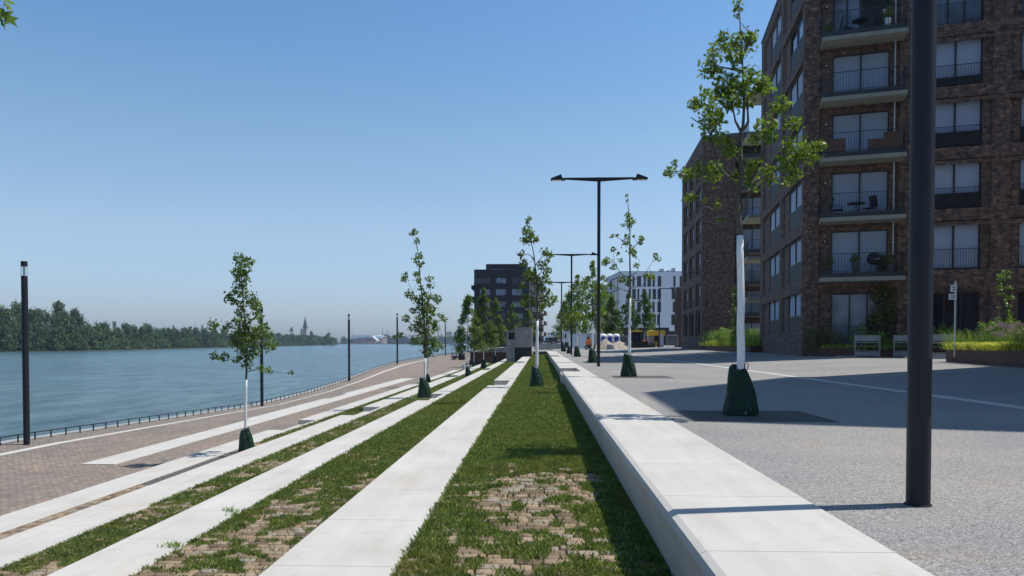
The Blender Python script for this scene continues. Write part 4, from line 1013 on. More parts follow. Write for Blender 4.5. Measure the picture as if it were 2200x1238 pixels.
# overhanging lighter strip at ground floor
F4.wall(wl, X4(1437) - x40, X4(1452) - x40, Z4_(712), Z4_(704), [], 0, .3)
wl.build('wall', 'render_white', b4)
MB().prism([W(X4(1318), 196), W(X4(1331), 180), W(X4(1492), 180), W(X4(1492), 210), W(X4(1318), 210)], Z4_(585), Z4_(584)).build('roof', 'roofedge', b4)
rf = MB()
for a, b, h in ((1425, 1432, 2.4), (1440, 1446, 1.6), (1452, 1457, 2.8)): rf.box(X4(a), X4(b), 186, 189, Z4_(585), Z4_(585) + h * .5)
rf.build('roof_plant', 'galv', b4)
gf = MB(); gf.prism([W(X4(1318) + .5, 196), W(X4(1331) + .5, 181), W(X4(1492), 181), W(X4(1492), 205), W(X4(1318), 205)], -.3, Z4_(704) - .01); gf.build('ground_floor', 'darkpanel', b4)
for a, b, c, e in o4: F4.window(b4, a, b, c + .01, e - .01, .3, 1, 'glass', fw=.1)
for a, b, c, e in os_: Fs.window(b4, a, b, c + .01, e - .01, .3, 3, 'glass', fw=.1)
for r_, l in rows[1:]: Fs2.window(b4, 1.51, Fs2.L - .51, Z4_(r_[1]) + .01, Z4_(r_[0]) - .01, .45, 4, 'glass', fw=.1)

# ---- black brick residential block
b5 = root('apartment_block', (-8, 175, 0), 'black brick apartment block with large windows and a set-back top floor, above the concrete tower', 'building')
k5 = 170 / 1600.
def X5(px): return (px - 1160) * k5
def Z5_(py): return 1 + (736 - py) * k5
A5, B5_, C5 = (X5(1018.4), 170), (X5(1137), 170), (X5(1167) * 200 / 170, 206)
F5 = Face(A5, B5_); G5 = Face(B5_, C5); x50 = X5(1018.4)
rows5 = [((597, 610), [(1019.5, 1053, 'glass', 3), (1064.5, 1088, 'glasslight', 2), (1099.5, 1113, 'glass', 2), (1118, 1132, 'glass', 2)]),
         ((621.5, 636), [(1030, 1053.5, 'glasslight', 2), (1064.5, 1088, 'glasslight', 2), (1099.5, 1123, 'glasslight', 2)]),
         ((648.5, 661.5), [(1022, 1030, 'glass', 1), (1034, 1053, 'glasslight', 2), (1069, 1086.5, 'glasslight', 5), (1100, 1123, 'glasslight', 5)]),
         ((674, 687), [(1024, 1050, 'glass', 3), (1076, 1087, 'glass', 2), (1100, 1112, 'glasslight', 1), (1113.5, 1124, 'glasslight', 1)]),
         ((700, 714), [(1024, 1050, 'glass', 3), (1066, 1087, 'glass', 2), (1100, 1124, 'glass', 2)]),
         ((724, 740), [(1024, 1050, 'glass', 3), (1066, 1087, 'glass', 2), (1100, 1124, 'glass', 2)])]
o5 = [(X5(a) - x50, X5(b) - x50, Z5_(r_[1]), Z5_(r_[0]), g, n) for r_, l in rows5 for a, b, g, n in l]
wl = MB(); F5.wall(wl, 0, F5.L, -1, Z5_(580), [o[:4] for o in o5], 0, .3)
og = [(2 + 6.2 * k, 6.5 + 6.2 * k, Z5_(r_[1]), Z5_(r_[0])) for r_, l in rows5 for k in range(6)]
G5.wall(wl, 0, G5.L, -1, Z5_(580), og, 0, .3)
Face((A5[0] - 1, 215), A5).wall(wl, 0, 45, -1, Z5_(580), [])
T5 = Face((X5(1042), 173), (X5(1130), 173)); ot = [(X5(1055.5) - X5(1042), X5(1079.5) - X5(1042), Z5_(580.2), Z5_(574.5)), (X5(1088.5) - X5(1042), X5(1096) - X5(1042), Z5_(579.6), Z5_(575.5))]
T5.wall(wl, 0, T5.L, Z5_(580), Z5_(566), ot, 0, .3); Face((X5(1042), 190), (X5(1042), 173)).wall(wl, 0, 17, Z5_(580), Z5_(566), []); Face((X5(1130), 173), (X5(1136), 190)).wall(wl, 0, 18, Z5_(580), Z5_(566), [])
wl.build('wall', 'darkbrickfar', b5)
MB().prism([A5, B5_, C5, (A5[0] - 1, 215)], Z5_(580), Z5_(579.6)).build('roof', 'roofedge', b5)
MB().prism([(X5(1042), 173), (X5(1130), 173), (X5(1136), 190), (X5(1042), 190)], Z5_(566), Z5_(565)).build('roof', 'roofedge', b5)
for a, b, c, e, g, n in o5: F5.window(b5, a, b, c + .01, e - .01, .25, n, g, fw=.1)
for a, b, c, e in og: G5.window(b5, a, b, c + .01, e - .01, .25, 3, 'glasslight', fw=.1)
for a, b, c, e in ot: T5.window(b5, a, b, c + .01, e - .01, .2, 4, 'glasslight', fw=.08)
for (x0_, x1_, za, zb) in ((1012, 1018.2, 626, 613.5), (1004, 1018.2, 649, 637.5)):
    m = MB(); pr = [(X5(x0_), Z5_(zb)), (X5(x1_), Z5_(zb)), (X5(x1_), Z5_(za)), (X5(x0_) + .8, Z5_(za)), (X5(x0_), Z5_(za) + .5)]
    m.add([(a, 170.2, b) for a, b in pr] + [(a, 180, b) for a, b in pr], [(4, 3, 2, 1, 0), (5, 6, 7, 8, 9)] + [((i + 1) % 5, i, i + 5, (i + 1) % 5 + 5)[::-1] for i in range(5)])
    m.build('balcony', 'darkbrickfar', b5)
for k in range(5):
    for r_, l in rows5[1:5]:
        z = Z5_(r_[1]) - .7
        m = MB(); G5.box(m, 4 + 6.5 * k, 8 + 6.5 * k, -1.5, -.01, z, z + 1.0); m.build('balcony', 'darkbrickfar' if k % 2 else 'stonefar', b5)
m = MB(); F5.box(m, 0.02, X5(1054) - x50, -1.2, -.01, Z5_(616), Z5_(611)); m.build('balcony', 'darkbrickfar', b5)

# ------------------------------------------------------------------ end wall, kiosk tower, railings
ew = root('brick_wall', (-8.4, YE, Z4 - .8), 'reddish brown brick retaining wall with pale coping across the far end of the terraces', 'wall')
W1 = Face((-8.45, YE), (-3.5, YE)); wl = MB(); W1.wall(wl, 0, W1.L, -3, -.2, []); Face((-.8, YE), (1.6, YE)).wall(wl, 0, 2.4, -1.2, -.2, [])
Face((-8.45, 130), (-8.45, YE)).wall(wl, 0, 40, -3.2, -.2, [])
Face((-3.6, YE - 1.2), (-3.6, YE)).wall(wl, 0, 1, -2.5, -.2, [])
wl.build('brickwork', 'brickred', ew)
cp = MB(); cp.box(-8.5, -3.5, YE - .06, YE + .3, -.2, -.1); cp.box(-.9, 1.6, YE - .06, YE + .3, -.2, -.1); cp.box(-8.5, -8.2, YE + .3, 130, -.2, -.1); cp.build('coping', 'greyconc', ew)
tw = root('concrete_tower', (-2.6, 78, -1.1), 'grey board-marked concrete stair tower with overhanging upper box and dark opening', 'tower')
m = MB(); m.box(-3.42, -2.57, 76, 79.2, -1.3, 1.28)
f76 = 76 / 1600.
m.box(-3.42, -3.22, 76, 79.2, 1.28, 2.2); m.box(-3.22, -2.57, 76, 79.2, 2.02, 2.2); m.box(-3.22, -2.57, 77.6, 79.2, 1.28, 2.02)
m.build('shaft', 'greyconc', tw)
MB().box(-3.22, -2.6, 76.25, 76.3, 1.30, 2.0).build('window', 'black', tw)
m = MB()
xs_ = [-2.565, -1.69, -.80]
m.box(-2.565, -.80, 75.7, 79.2, 2.27, 2.52)
for a, b in ((-2.565, -1.695), (-1.685, -.80)): m.box(a, b, 75.72, 79.2, 1.255, 2.255)
for a, b in ((-2.565, -2.06), (-2.045, -1.60), (-1.585, -1.33), (-1.315, -.80)): m.box(a, b, 75.72, 79.2, .48, 1.24)
m.box(-2.5, -.84, 75.78, 79.1, .5, 2.4)
m.build('upper_box', 'greyconc', tw)
m = MB(); m.box(-2.56, -.85, 76.1, 79.1, -1.2, .478); m.build('opening', 'black', tw)  # solid black block, painted shade for the void under the upper box
def fence_run(name, pts, z0s, h, label, step=1.5, mat='galv', bars=0, cat='railing', r=.025):
    r0 = root(name, (*pts[0], z0s[0]), label, cat); top = MB()
    P = []
    for i in range(len(pts) - 1):
        a, b = Vector((*pts[i], z0s[i])), Vector((*pts[i + 1], z0s[i + 1])); n = max(1, int((b - a).length / step))
        for k in range(n + (i == len(pts) - 2)): P.append(a + (b - a) * k / n)
    top.tube([p + Vector((0, 0, h)) for p in P], r, 6); top.tube([p + Vector((0, 0, h * .5)) for p in P], r * .6, 5)
    if bars:
        for a, b in zip(P[:-1], P[1:]):
            for k in range(bars): q = a + (b - a) * (k + .5) / bars; top.box(q.x - .012, q.x + .012, q.y - .012, q.y + .012, q.z + .08, q.z + h)
    top.build('rail', mat, r0)
    for p in P: MB().box(p.x - .02, p.x + .02, p.y - .02, p.y + .02, p.z, p.z + h).build('post', mat, r0)
fence_run('ramp_railing', [(-8.35, YE + .9), (-3.6, YE + .9)], [-.7, .45], 1.1, 'metal railing rising along the ramp behind the brick end wall', 1.2, 'frame', 8)
m = MB(); m.prism([(-8.3, YE + .4), (-3.5, YE + .4), (-3.5, YE + 8), (-8.3, YE + 8)], -.6, -.15); 
rv = MB(); rv.add([(-8.2, YE + .6, -.15), (-3.5, YE + .6, -.15), (-3.5, YE + .6, .5), (-8.2, YE + 3, -.1), (-3.5, YE + 9, -.1), (-3.5, YE + 9, .5)], [(0, 1, 2), (1, 4, 5, 2), (3, 5, 4), (0, 2, 5, 3)])
struct(rv, 'ramp', 'greyconc')
fence_run('site_railing', [(-.7, YE + 4), (1.8, YE + 4), (1.9, YE + 16)], [-.12, -.1, -.05], 1.05, 'thin metal railing behind the brick wall right of the concrete tower', 1.1, 'galv', 0)
m = MB(); m.prism([(-.8, 112), (3.2, 112), (3.2, 113), (-.8, 113)], -.1, .75); tag(m.build('parapet_wall', 'greyconc'), 'low pale parapet wall at the end of the plaza', 'wall')
r0 = root('warning_beacon', (-6.0, YE + .6, -.1), 'red and white striped construction marker on the ramp', 'marker')
for k in range(5): MB().box(-6.12, -5.88, YE + .58, YE + .62, .05 + k * .17, .05 + k * .17 + .165).build('stripe', 'orange' if k % 2 else 'whiteplastic', r0)
MB().box(-6.25, -5.75, YE + .45, YE + .75, -.1, .05).build('foot', 'black', r0)

# ------------------------------------------------------------------ planters, plants
def planter(name, poly, z0, z1, label):
    r0 = root('planter', (*poly[0], z0), label, 'planter', 'corten steel planters')
    t = .04; m = MB(); n = len(poly)
    for i in range(n):
        F_ = Face(poly[i], poly[(i + 1) % n]); F_.box(m, 0, F_.L, 0, t, z0, z1)
    m.build('side', 'corten', r0); 
    c = (sum(p[0] for p in poly) / n, sum(p[1] for p in poly) / n)
    MB().prism([(c[0] + (p[0] - c[0]) * .97, c[1] + (p[1] - c[1]) * .97) for p in poly], z0, z1 - .06).build('soil', 'soil', r0)
planter('p', [(13.75, 38.9), (15.3, 36.0), (16.9, 36.6), (15.4, 38.3)], .22, .74, 'corten planter with golden grass against the near corner of the brick building')
planter('p', [(15.6, 36.0), (20.6, 34.3), (20.9, 35.3), (16.6, 36.9)], .22, .68, 'corten planter behind the row of barriers, full of shrubs')
planter('p', [(14.65, 26.9), (13.7, 21.0), (22, 19.0), (23, 27.5)], .22, .78, 'large rusty corten planter at right edge with golden and green grasses')
planter('p', [(15.0, 70.2), (14.8, 52.5), (17.8, 52.5), (18.2, 70.2)], .2, .74, 'corten planter with sunlit grasses in front of the second brick building')
def line(a, b, n, z, jit=.06, seed=0):
    r = random.Random(seed); return [(a[0] + (b[0] - a[0]) * (i + .5) / n + r.uniform(-jit, jit), a[1] + (b[1] - a[1]) * (i + .5) / n + r.uniform(-jit, jit), z) for i in range(n)]
def area(x0, x1, y0, y1, n, z, seed=0):
    r = random.Random(seed); return [(r.uniform(x0, x1), r.uniform(y0, y1), z) for i in range(n)]
GPL = 'grass tufts and shrubs in the planters'
tufts('golden_grass', line((14.75, 26.4), (13.95, 21.2), 20, .74, .1, 1), .5, .018, 70, 'goldgrass', 'arching golden yellow grass spilling over the edge of the right corten planter', 'grass', .16, 1.5, 1, stuff=True)
tufts('golden_grass', line((14.3, 38.0), (15.4, 36.3), 8, .70, .08, 2), .38, .02, 40, 'goldgrass', 'yellow green grass spilling over the corner planter by the brick building', 'grass', .12, 1.2, 2, stuff=True)
tufts('reed_grass', line((15.15, 27.2), (15.0, 21.2), 22, .74, .3, 3), .85, .014, 60, 'greengrass', 'tall upright green grasses in the right corten planter behind the golden edge', 'grass', .2, .5, 3, stuff=True)
tufts('reed_grass', area(14.9, 17.2, 53, 69, 70, .7, 4), 1.6, .03, 45, 'greengrass', 'tall sunlit green grasses in front of the second brick building', 'grass', .3, .5, 4, stuff=True)
tufts('golden_grass', line((15.0, 69), (14.95, 53.5), 20, .7, .12, 5), .7, .035, 30, 'goldgrass', 'yellow green grass edging the planter of the second brick building', 'grass', .2, 1.1, 5, stuff=True)
tufts('reed_grass', area(16.0, 20.4, 34.9, 36.2, 16, .66, 6), .55, .02, 40, 'greengrass', 'low green grass in the planter behind the barriers', 'grass', .2, .8, 6, stuff=True)
def shrub(name, c, rx, ry, rz, size, n, mat, label, cat='shrub', stem=True, seed=0, taper=0, group=None):
    """leafy shrub: leaves on many small clumps round a stem"""
    r = random.Random(seed); cl = []
    for i in range(n):
        t = r.random(); q = r.uniform(0, 6.28); rr = (1 - taper * t) * math.sqrt(r.random())
        cl.append((c[0] + rx * rr * math.cos(q), c[1] + ry * rr * math.sin(q), c[2] + 2 * rz * t * (1 - .12 * rr), min(rx, rz) * r.uniform(.22, .42) * (1 - taper * .6 * t)))
    r0 = root(name, c, label, cat, group)
    V, k = leaves(cl, size, 4.2, np.random.default_rng(seed)); npmesh('foliage', V, None, k, mat, r0)
    if stem:
        m = MB()
        for i in range(5): q = i * 1.26; m.tube([(c[0], c[1], c[2] - .05), (c[0] + rx * .3 * math.cos(q), c[1] + ry * .3 * math.sin(q), c[2] + rz), (c[0] + rx * .5 * math.cos(q), c[1] + ry * .5 * math.sin(q), c[2] + rz * 1.6 )], [.02, .014, .006], 5)
        m.build('stem', 'trunkbark', r0)
    return r0
shrub('shrub', (15.35, 35.95, .6), .38, .3, .68, .10, 30, 'shrubleaf', 'bright green leafy shrub above the left barrier', seed=1)
shrub('shrub', (16.4, 36.2, .6), .7, .4, .42, .10, 40, 'shrubleaf', 'low mid green shrub between the first two barriers', seed=2)
shrub('shrub', (18.0, 35.6, .6), .9, .45, .40, .10, 44, 'shrubleaf', 'low green shrub just left of the near lamp post', seed=3)
shrub('shrub', (14.35, 38.3, .66), .65, .4, .55, .07, 40, 'vine', 'dark needle-like shrub in the shaded corner planter', seed=4)
shrub('shrub', (15.1, 37.3, .66), .55, .35, .40, .07, 30, 'vine', 'dark low shrub in the corner planter behind yellow grass', seed=14)
q0 = FR.pt(4.0, -.35, 0)
shrub('climbing_plant', (q0.x + .1, q0.y - .1, .6), 1.05, .35, 2.45, .12, 150, 'vine', 'tall pyramid-shaped reddish green climber on the brick wall left of the near lamp post', 'climber', seed=5, taper=.72)
shrub('climbing_plant', (15.7, 25.2, .7), .3, .28, 1.45, .09, 60, 'shrubleaf', 'narrow column of sunlit climbing leaves in the right planter', 'climber', seed=6, taper=.25)
shrub('climbing_plant', (14.95, 57.0, .6), .45, .5, 2.5, .16, 70, 'shrubleaf', 'tall climber beside the second brick building, right end of its planter', 'climber', seed=7, taper=.3)
shrub('climbing_plant', (15.9, 21.9, .7), .3, .3, 1.5, .09, 50, 'shrubleaf', 'climbing plant cut by the right picture edge', 'climber', seed=17, taper=.25)
shrub('flower_clump', (15.3, 24.2, 1.2), .9, .4, .22, .035, 50, 'flower', 'airy purple and pink flowers above the grasses in the right planter', 'flowers', seed=8)
shrub('shrub', (15.0, 22.9, .75), .4, .35, .42, .05, 34, 'vine', 'grey green rounded shrub in the right planter', seed=9)
shrub('shrub', (14.7, 21.8, .75), .4, .35, .32, .06, 34, 'shrubleaf', 'silvery green plant near the right picture edge', seed=10)
shrub('shrub', (19.0, 35.2, .6), .8, .4, .6, .10, 50, 'shrubleaf', 'full green shrub seen just right of the near lamp post', seed=21)
shrub('shrub', (16.2, 26.0, .75), .8, .5, .5, .09, 60, 'shrubleaf', 'full leafy shrub behind the sign pole in the right planter', seed=22)
shrub('shrub', (16.6, 22.8, .75), .8, .6, .62, .09, 60, 'vine', 'dark bushy shrub at the back of the right planter', seed=23)
shrub('shrub', (15.2, 60.5, .7), .9, .9, .75, .12, 50, 'shrubleaf', 'rounded shrub among the grasses before the second brick building', seed=24)
# barriers
def barrier(c, rot, label, tilt=0, w=1.1):
    r0 = root('barrier', (c[0], c[1], c[2]), label, 'barrier', 'grey barriers in front of the planters')
    def B(x0, x1, z0, z1, t, nm, mt):
        m = MB(); m.cbox((c[0] + (x0 + x1) / 2 * math.cos(rot), c[1] + (x0 + x1) / 2 * math.sin(rot) + tilt * (z0 + z1) / 2, c[2] + (z0 + z1) / 2), (x1 - x0, t, z1 - z0), rot, -math.atan(tilt)); return m.build(nm, mt, r0)
    B(-w / 2, -w / 2 + .05, 0, 1.08, .05, 'post', 'barrier'); B(w / 2 - .05, w / 2, 0, 1.08, .05, 'post', 'barrier')
    B(-w / 2 + .05, w / 2 - .05, .80, 1.06, .03, 'board', 'barrier'); B(-w / 2 + .05, w / 2 - .05, .1, .3, .03, 'board', 'barrier')
    B(-w / 2 + .05, w / 2 - .05, .72, .76, .03, 'rail', 'barrier'); B(-w / 2 + .05, w / 2 - .05, .32, .35, .03, 'rail', 'barrier'); B(-w / 2 + .05, w / 2 - .05, .55, .57, .02, 'rail', 'barrier')
barrier((15.1, 34.4, .26), -.18, 'grey barrier with two boards, leftmost of the three')
barrier((16.75, 34.1, .26), -.15, 'grey barrier with two boards, just left of the near lamp post')
barrier((15.55, 28.9, .25), -.1, 'leaning grey barrier right of the near lamp post', .12, 1.0)
m = MB()
for k in range(5): m.lathe((14.0 + k * .16, 35.0 - k * .04, .26), [(.04, 0), (.10, .02), (.10, .07), (.05, .10)], 7, 1, .7, .5)
tag(m.build('stones', 'stonefar'), 'few loose stones on the ground beside the left barrier', 'stones')
m = MB().box(15.95, 16.7, 32.5, 32.8, .26, .36); tag(m.build('concrete_slab', 'greyconc', bevel=.02), 'grey slab weight lying left of the near lamp post', 'weight')
# small sign
sg = root('sign_post', (14.35, 25.8, .7), 'small sign pole with two little white plates rising from the right planter', 'sign')
MB().tube([(14.35, 25.8, .5), (14.35, 25.8, 3.12)], .03, 10).build('pole', 'galv', sg)
for (zc, h, wd, xo) in ((2.86, .24, .20, -.09), (2.57, .20, .25, -.12)):
    pm = MB(); pm.cbox((14.35 + xo, 25.75, zc), (wd, .012, h), -.12); po = pm.build('plate', 'signpaint', sg)
    ink = MB()
    if h > .22:
        for k, ww in ((0, .09), (1, .12)): ink.cbox((14.35 + xo, 25.742, zc + .03 - k * .08), (ww, .004, .028), -.12)
    else:
        for k, ww in ((0, .17), (1, .14)): ink.cbox((14.35 + xo, 25.742, zc + .03 - k * .06), (ww, .004, .024), -.12)
    ink.build('lettering', 'signink', po)

# ------------------------------------------------------------------ things on the balconies
def BP(u, d, i): p = FR.pt(u, d, 0); return (p.x, p.y, 4.05 + 3 * (i - 1) + .202)
def chair(c, rot, label):
    r0 = root('garden_chair', c, label, 'chair', 'dark garden chairs on the balconies')
    x, y, z = c
    def W(px, py, pz): return (x + px * math.cos(rot) - py * math.sin(rot), y + px * math.sin(rot) + py * math.cos(rot), z + pz)
    m = MB(); m.cbox(W(0, 0, .43), (.46, .44, .035), rot); m.build('seat', 'black', r0)
    m = MB(); m.cbox(W(0, .26, .78), (.46, .03, .62), rot, .2); m.build('backrest', 'black', r0)
    for sx_ in (-.21, .21):
        for sy_ in (-.2, .2): MB().tube([W(sx_ * 1.1, sy_ * 1.15, 0), W(sx_, sy_, .43)], .014, 6).build('leg', 'black', r0)
        MB().tube([W(sx_ * 1.15, -.2, .42), W(sx_ * 1.15, -.2, .64), W(sx_ * 1.15, .24, .66)], .014, 6).build('armrest', 'black', r0)
def table(c, r_, h, label):
    r0 = root('bistro_table', c, label, 'table')
    MB().lathe((c[0], c[1], c[2] + h - .03), [(r_, 0), (r_, .03)], 20).build('table_top', 'black', r0)
    for k in range(3):
        q = k * 2.09; MB().tube([(c[0] + .22 * math.cos(q), c[1] + .22 * math.sin(q), c[2]), (c[0] - .12 * math.cos(q), c[1] - .12 * math.sin(q), c[2] + h - .03)], .014, 5).build('leg', 'black', r0)
def pot(c, r_, h, mat, leafmat, lh, lr, label, size=.07, stem=0, seed=3):
    r0 = root('potted_plant', c, label, 'plant', 'potted plants on the balconies')
    MB().lathe(c, [(r_ * .68, 0), (r_, h), (r_ * .9, h), (r_ * .85, h - .04)], 18).build('pot', mat, r0, 40)
    rr = random.Random(seed); cl = [(c[0] + rr.uniform(-lr, lr) * .7, c[1] + rr.uniform(-lr, lr) * .7, c[2] + h + stem + rr.uniform(.1, .9) * lh, lr * .5) for _ in range(14)]
    V, k = leaves(cl, size, 4.5, np.random.default_rng(seed)); npmesh('foliage', V, None, k, leafmat, r0)
    MB().tube([(c[0], c[1], c[2] + h - .03), (c[0], c[1], c[2] + h + stem + .2)], .02, 6).build('stem', 'trunkbark', r0)
    return r0
p5 = pot(BP(3.75, -.95, 5), .16, .62, 'whiteplastic', 'shrubleaf', .45, .26, 'white tapered planter with white-flowering plant on the highest visible balcony', seed=4)
V, k = leaves([(BP(3.75, -.95, 5)[0] + random.uniform(-.25, .3), BP(3.75, -.95, 5)[1] - .1, BP(3.75, -.95, 5)[2] + .7 + random.uniform(.1, .45), .08) for _ in range(8)], .05, 2, np.random.default_rng(9)); npmesh('flowers', V, None, k, 'whiteflower', p5)
p5b = pot(BP(1.05, -.8, 5), .14, .3, 'potdark', 'shrubleaf', .4, .2, 'small potted shrub at the left end of the highest visible balcony', seed=5)
table(BP(2.55, -.7, 5), .38, .78, 'round black folding table on the highest visible balcony')
chair(BP(1.95, -.7, 5), 1.4, 'black chair left of the round table on the highest visible balcony'); chair(BP(3.2, -.5, 5), -1.3, 'black chair in shade between the table and white planter, highest visible balcony')
table(BP(2.45, -.7, 2), .42, .72, 'dark table between chairs on the third-storey balcony')
chair(BP(1.6, -.7, 2), 1.1, 'high-backed black chair on the left of the third-storey balcony'); chair(BP(3.05, -.7, 2), -1.2, 'high-backed black chair on the right of the third-storey balcony')
pot(BP(1.2, -.7, 1), .2, .4, 'potdark', 'vine', .7, .25, 'dark bushy potted plant at the left of the lowest balcony', seed=6)
pot(BP(2.45, -.75, 1), .19, .75, 'potdark', 'vine', .42, .24, 'round topiary ball in a tall dark pot on the lowest balcony', seed=7)
pot(BP(4.0, -.7, 1), .2, .6, 'potdark', 'vine', .6, .28, 'dark bushy plant at the right end of the lowest balcony', seed=8)
bq = root('barbecue', BP(3.3, -.7, 1), 'black kettle barbecue with lid on the lowest balcony', 'barbecue'); c = BP(3.3, -.7, 1)
MB().lathe((c[0], c[1], c[2] + .62), [(.1, 0), (.3, .1), (.36, .25), (.36, .3), (.3, .5), (.1, .62)], 20).build('kettle', 'black', bq, True)
for sx_ in (-.25, .25): MB().tube([(c[0] + sx_, c[1], c[2]), (c[0] + sx_ * .6, c[1], c[2] + .7)], .02, 6).build('leg', 'black', bq)
MB().box(c[0] - .13, c[0] + .13, c[1] - .4, c[1] - .37, c[2] + .85, c[2] + .89).build('handle', 'galv', bq)
for (u0, u1, h) in ((.85, 1.9, .7), (2.9, 3.6, .55), (3.6, 4.45, .85)):
    m = MB(); zz = 4.05 + 6 + .42; FR.box(m, u0, u1, -1.10, -1.07, zz, zz + h)
    tag(m.build('privacy_screen', 'woodpanel'), {.7: 'brown wooden screen at the left of the fourth-storey balcony', .55: 'lower brown wooden screen in the middle right of the fourth-storey balcony', .85: 'tall brown wooden screen at the right end of the fourth-storey balcony'}[h], 'screen')

# ------------------------------------------------------------------ construction site (about Y 100-120)
def px(x, Y): return (x - 1160) * Y / 1600.
def pz(y, Y): return 1 + (736 - y) * Y / 1600.
def toilet(x, label):
    Y = 107; r0 = root('portable_toilet', (x, Y, 0), label, 'portable toilet', 'portable toilets')
    MB().box(x - .48, x + .48, Y - .5, Y + .5, 0, 1.9).build('cabin', 'whiteplastic', r0, bevel=.03)
    MB().box(x - .3, x + .3, Y - .53, Y - .505, .15, 1.8).build('door', 'blue', r0)
    MB().lathe((x, Y, 1.9), [(.52, 0), (.5, .1), (.38, .25), (.15, .33)], 16).build('roof', 'whiteplastic', r0, True)
toilet(px(1295, 107), 'left white-roofed portable toilet with blue door'); toilet(px(1309, 107), 'middle white-roofed portable toilet with blue door'); toilet(px(1323.5, 107), 'right white-roofed portable toilet with blue door')
def heap(x, y, r_, h, label, seed):
    m = MB(); n = 20; rings = 8
    for i in range(rings + 1):
        t = i / rings
        for j in range(n):
            q = j / n * 6.283; rr = r_ * (1 - t) * (1 + .2 * mnoise.noise(Vector((math.cos(q) * 2 + seed, math.sin(q) * 2, t * 3))))
            m.v.append((x + rr * math.cos(q), y + rr * math.sin(q) * .6, h * t ** .9 * (1 + .1 * mnoise.noise(Vector((j, i, seed))))))
    for i in range(rings):
        for j in range(n): a, b = i * n + j, i * n + (j + 1) % n; m.f.append((a, b, b + n, a + n))
    tag(m.build('sand_heap', 'sand', None, True), label, 'sand heap', 'sand heaps at the building site')
heap(px(1300, 103), 103, 1.9, 1.5, 'grey brown heap of sand in front of the left portable toilets', 1); heap(px(1330, 104), 104, 2.3, 1.25, 'sloping heap of sand right of the portable toilets', 2)
m = MB(); X = px(1312, 99); m.lathe((X, 99, 0), [(.5, 0), (.55, .1), (.55, .62), (.5, .7), (.46, .7), (.46, .5)], 20); tag(m.build('concrete_ring', 'greyconc', None, 40), 'round grey concrete tank standing before the sand heap', 'tank')
# containers
ct = root('container', (px(1240, 118), 118, 0), 'pale blue white site container behind the plaza trees', 'container')
MB().box(px(1226, 116), px(1257, 116), 116, 119, .15, pz(718.5, 116)).build('body', 'container', ct, bevel=.02)
mm = MB(); 
for k in range(14): xx = px(1227, 116) + k * (px(1256, 116) - px(1227, 116)) / 14; mm.box(xx, xx + .05, 115.97, 115.995, .3, pz(720, 116))
mm.build('ribs', 'container', ct); MB().box(px(1226, 116) - .03, px(1257, 116) + .03, 115.95, 119.05, pz(718.5, 116), pz(717.7, 116)).build('roof', 'galv', ct)
ct = root('container', (px(1214, 125), 125, 0), 'smaller white site cabin left of the pale blue container', 'container')
MB().box(px(1206, 125), px(1222, 125), 125, 128, 1.0, pz(714, 125)).build('body', 'container', ct, bevel=.02); MB().box(px(1207, 125), px(1221, 125), 124.97, 124.995, .1, .99).build('base', 'darkpanel', ct)
MB().box(px(1210, 125), px(1216, 125), 124.9, 124.96, pz(727, 125), pz(718, 125)).build('window', 'glass', ct)
ct = root('container', (px(1272, 122), 122, 0), 'grey site shed behind the orange machine', 'container')
MB().box(px(1257, 122), px(1284, 122), 122, 125, 0, pz(716, 122)).build('body', 'galv', ct, bevel=.02); MB().box(px(1262, 122), px(1266, 122), 121.95, 121.99, 0, 1.9).build('door', 'darkpanel', ct)
def wheel(par, x, y, z, r_, wd):
    o = MB().tube([(x, y - wd / 2, z), (x, y + wd / 2, z)], r_, 20).build('wheel', 'tyre', par, 40)
    MB().tube([(x, y - wd / 2 - .02, z), (x, y - wd / 2 - .002, z)], r_ * .5, 12).build('rim', 'galv', o)
# orange dumper
Y = 100; X = px(1266, Y)
dm = root('dumper', (X, Y, 0), 'orange site dumper with tilted skip and black wheels', 'dumper')
m = MB(); k = [(-.55, .75), (-.45, 1.25), (.15, 1.45), (.5, 1.35), (.35, .8), (0, .6)]
m.add([(X + a, Y - .5, b) for a, b in k] + [(X + a, Y + .5, b) for a, b in k], [tuple(range(6))[::-1], tuple(range(6, 12))] + [(i, (i + 1) % 6, (i + 1) % 6 + 6, i + 6) for i in range(6)])
m.build('skip', 'orange', dm, bevel=.02); MB().box(X - .5, X + .75, Y - .3, Y + .3, .35, .6).build('chassis', 'black', dm)
wheel(dm, X + .35, Y - .5, .4, .4, .3); wheel(dm, X - .4, Y - .5, .28, .28, .25); wheel(dm, X + .35, Y + .5, .4, .4, .3)
# loader
Y = 104; X = px(1368, Y)
ld = root('wheel_loader', (X, Y, 0), 'orange wheel loader with glazed cab and light roof behind the dark fence', 'loader')
MB().box(X - .75, X + .55, Y - .5, Y + .5, 1.0, 2.45).build('cab', 'glass', ld, bevel=.04)
MB().box(X - .85, X + .65, Y - .6, Y + .6, 2.46, 2.6).build('roof', 'yellow', ld)
fr = MB()
for a in (-.76, -.1, .54): fr.box(X + a - .04, X + a + .04, Y - .53, Y - .505, 1.0, 2.45)
fr.build('cab_frame', 'black', ld); MB().box(X - .9, X + .9, Y - .55, Y + .5, .5, 1.0).build('body', 'orange', ld, bevel=.05)
m = MB(); m.tube([(X + .4, Y - .6, .95), (X + .9, Y - .65, 1.25), (X + 1.5, Y - .7, .6)], .09, 8); m.build('arm', 'orange', ld)
MB().box(X + 1.3, X + 1.75, Y - 1.1, Y + .6, .2, .65).build('bucket', 'black', ld); wheel(ld, X - .5, Y - .7, .45, .45, .35); wheel(ld, X + .55, Y - .7, .45, .45, .35)
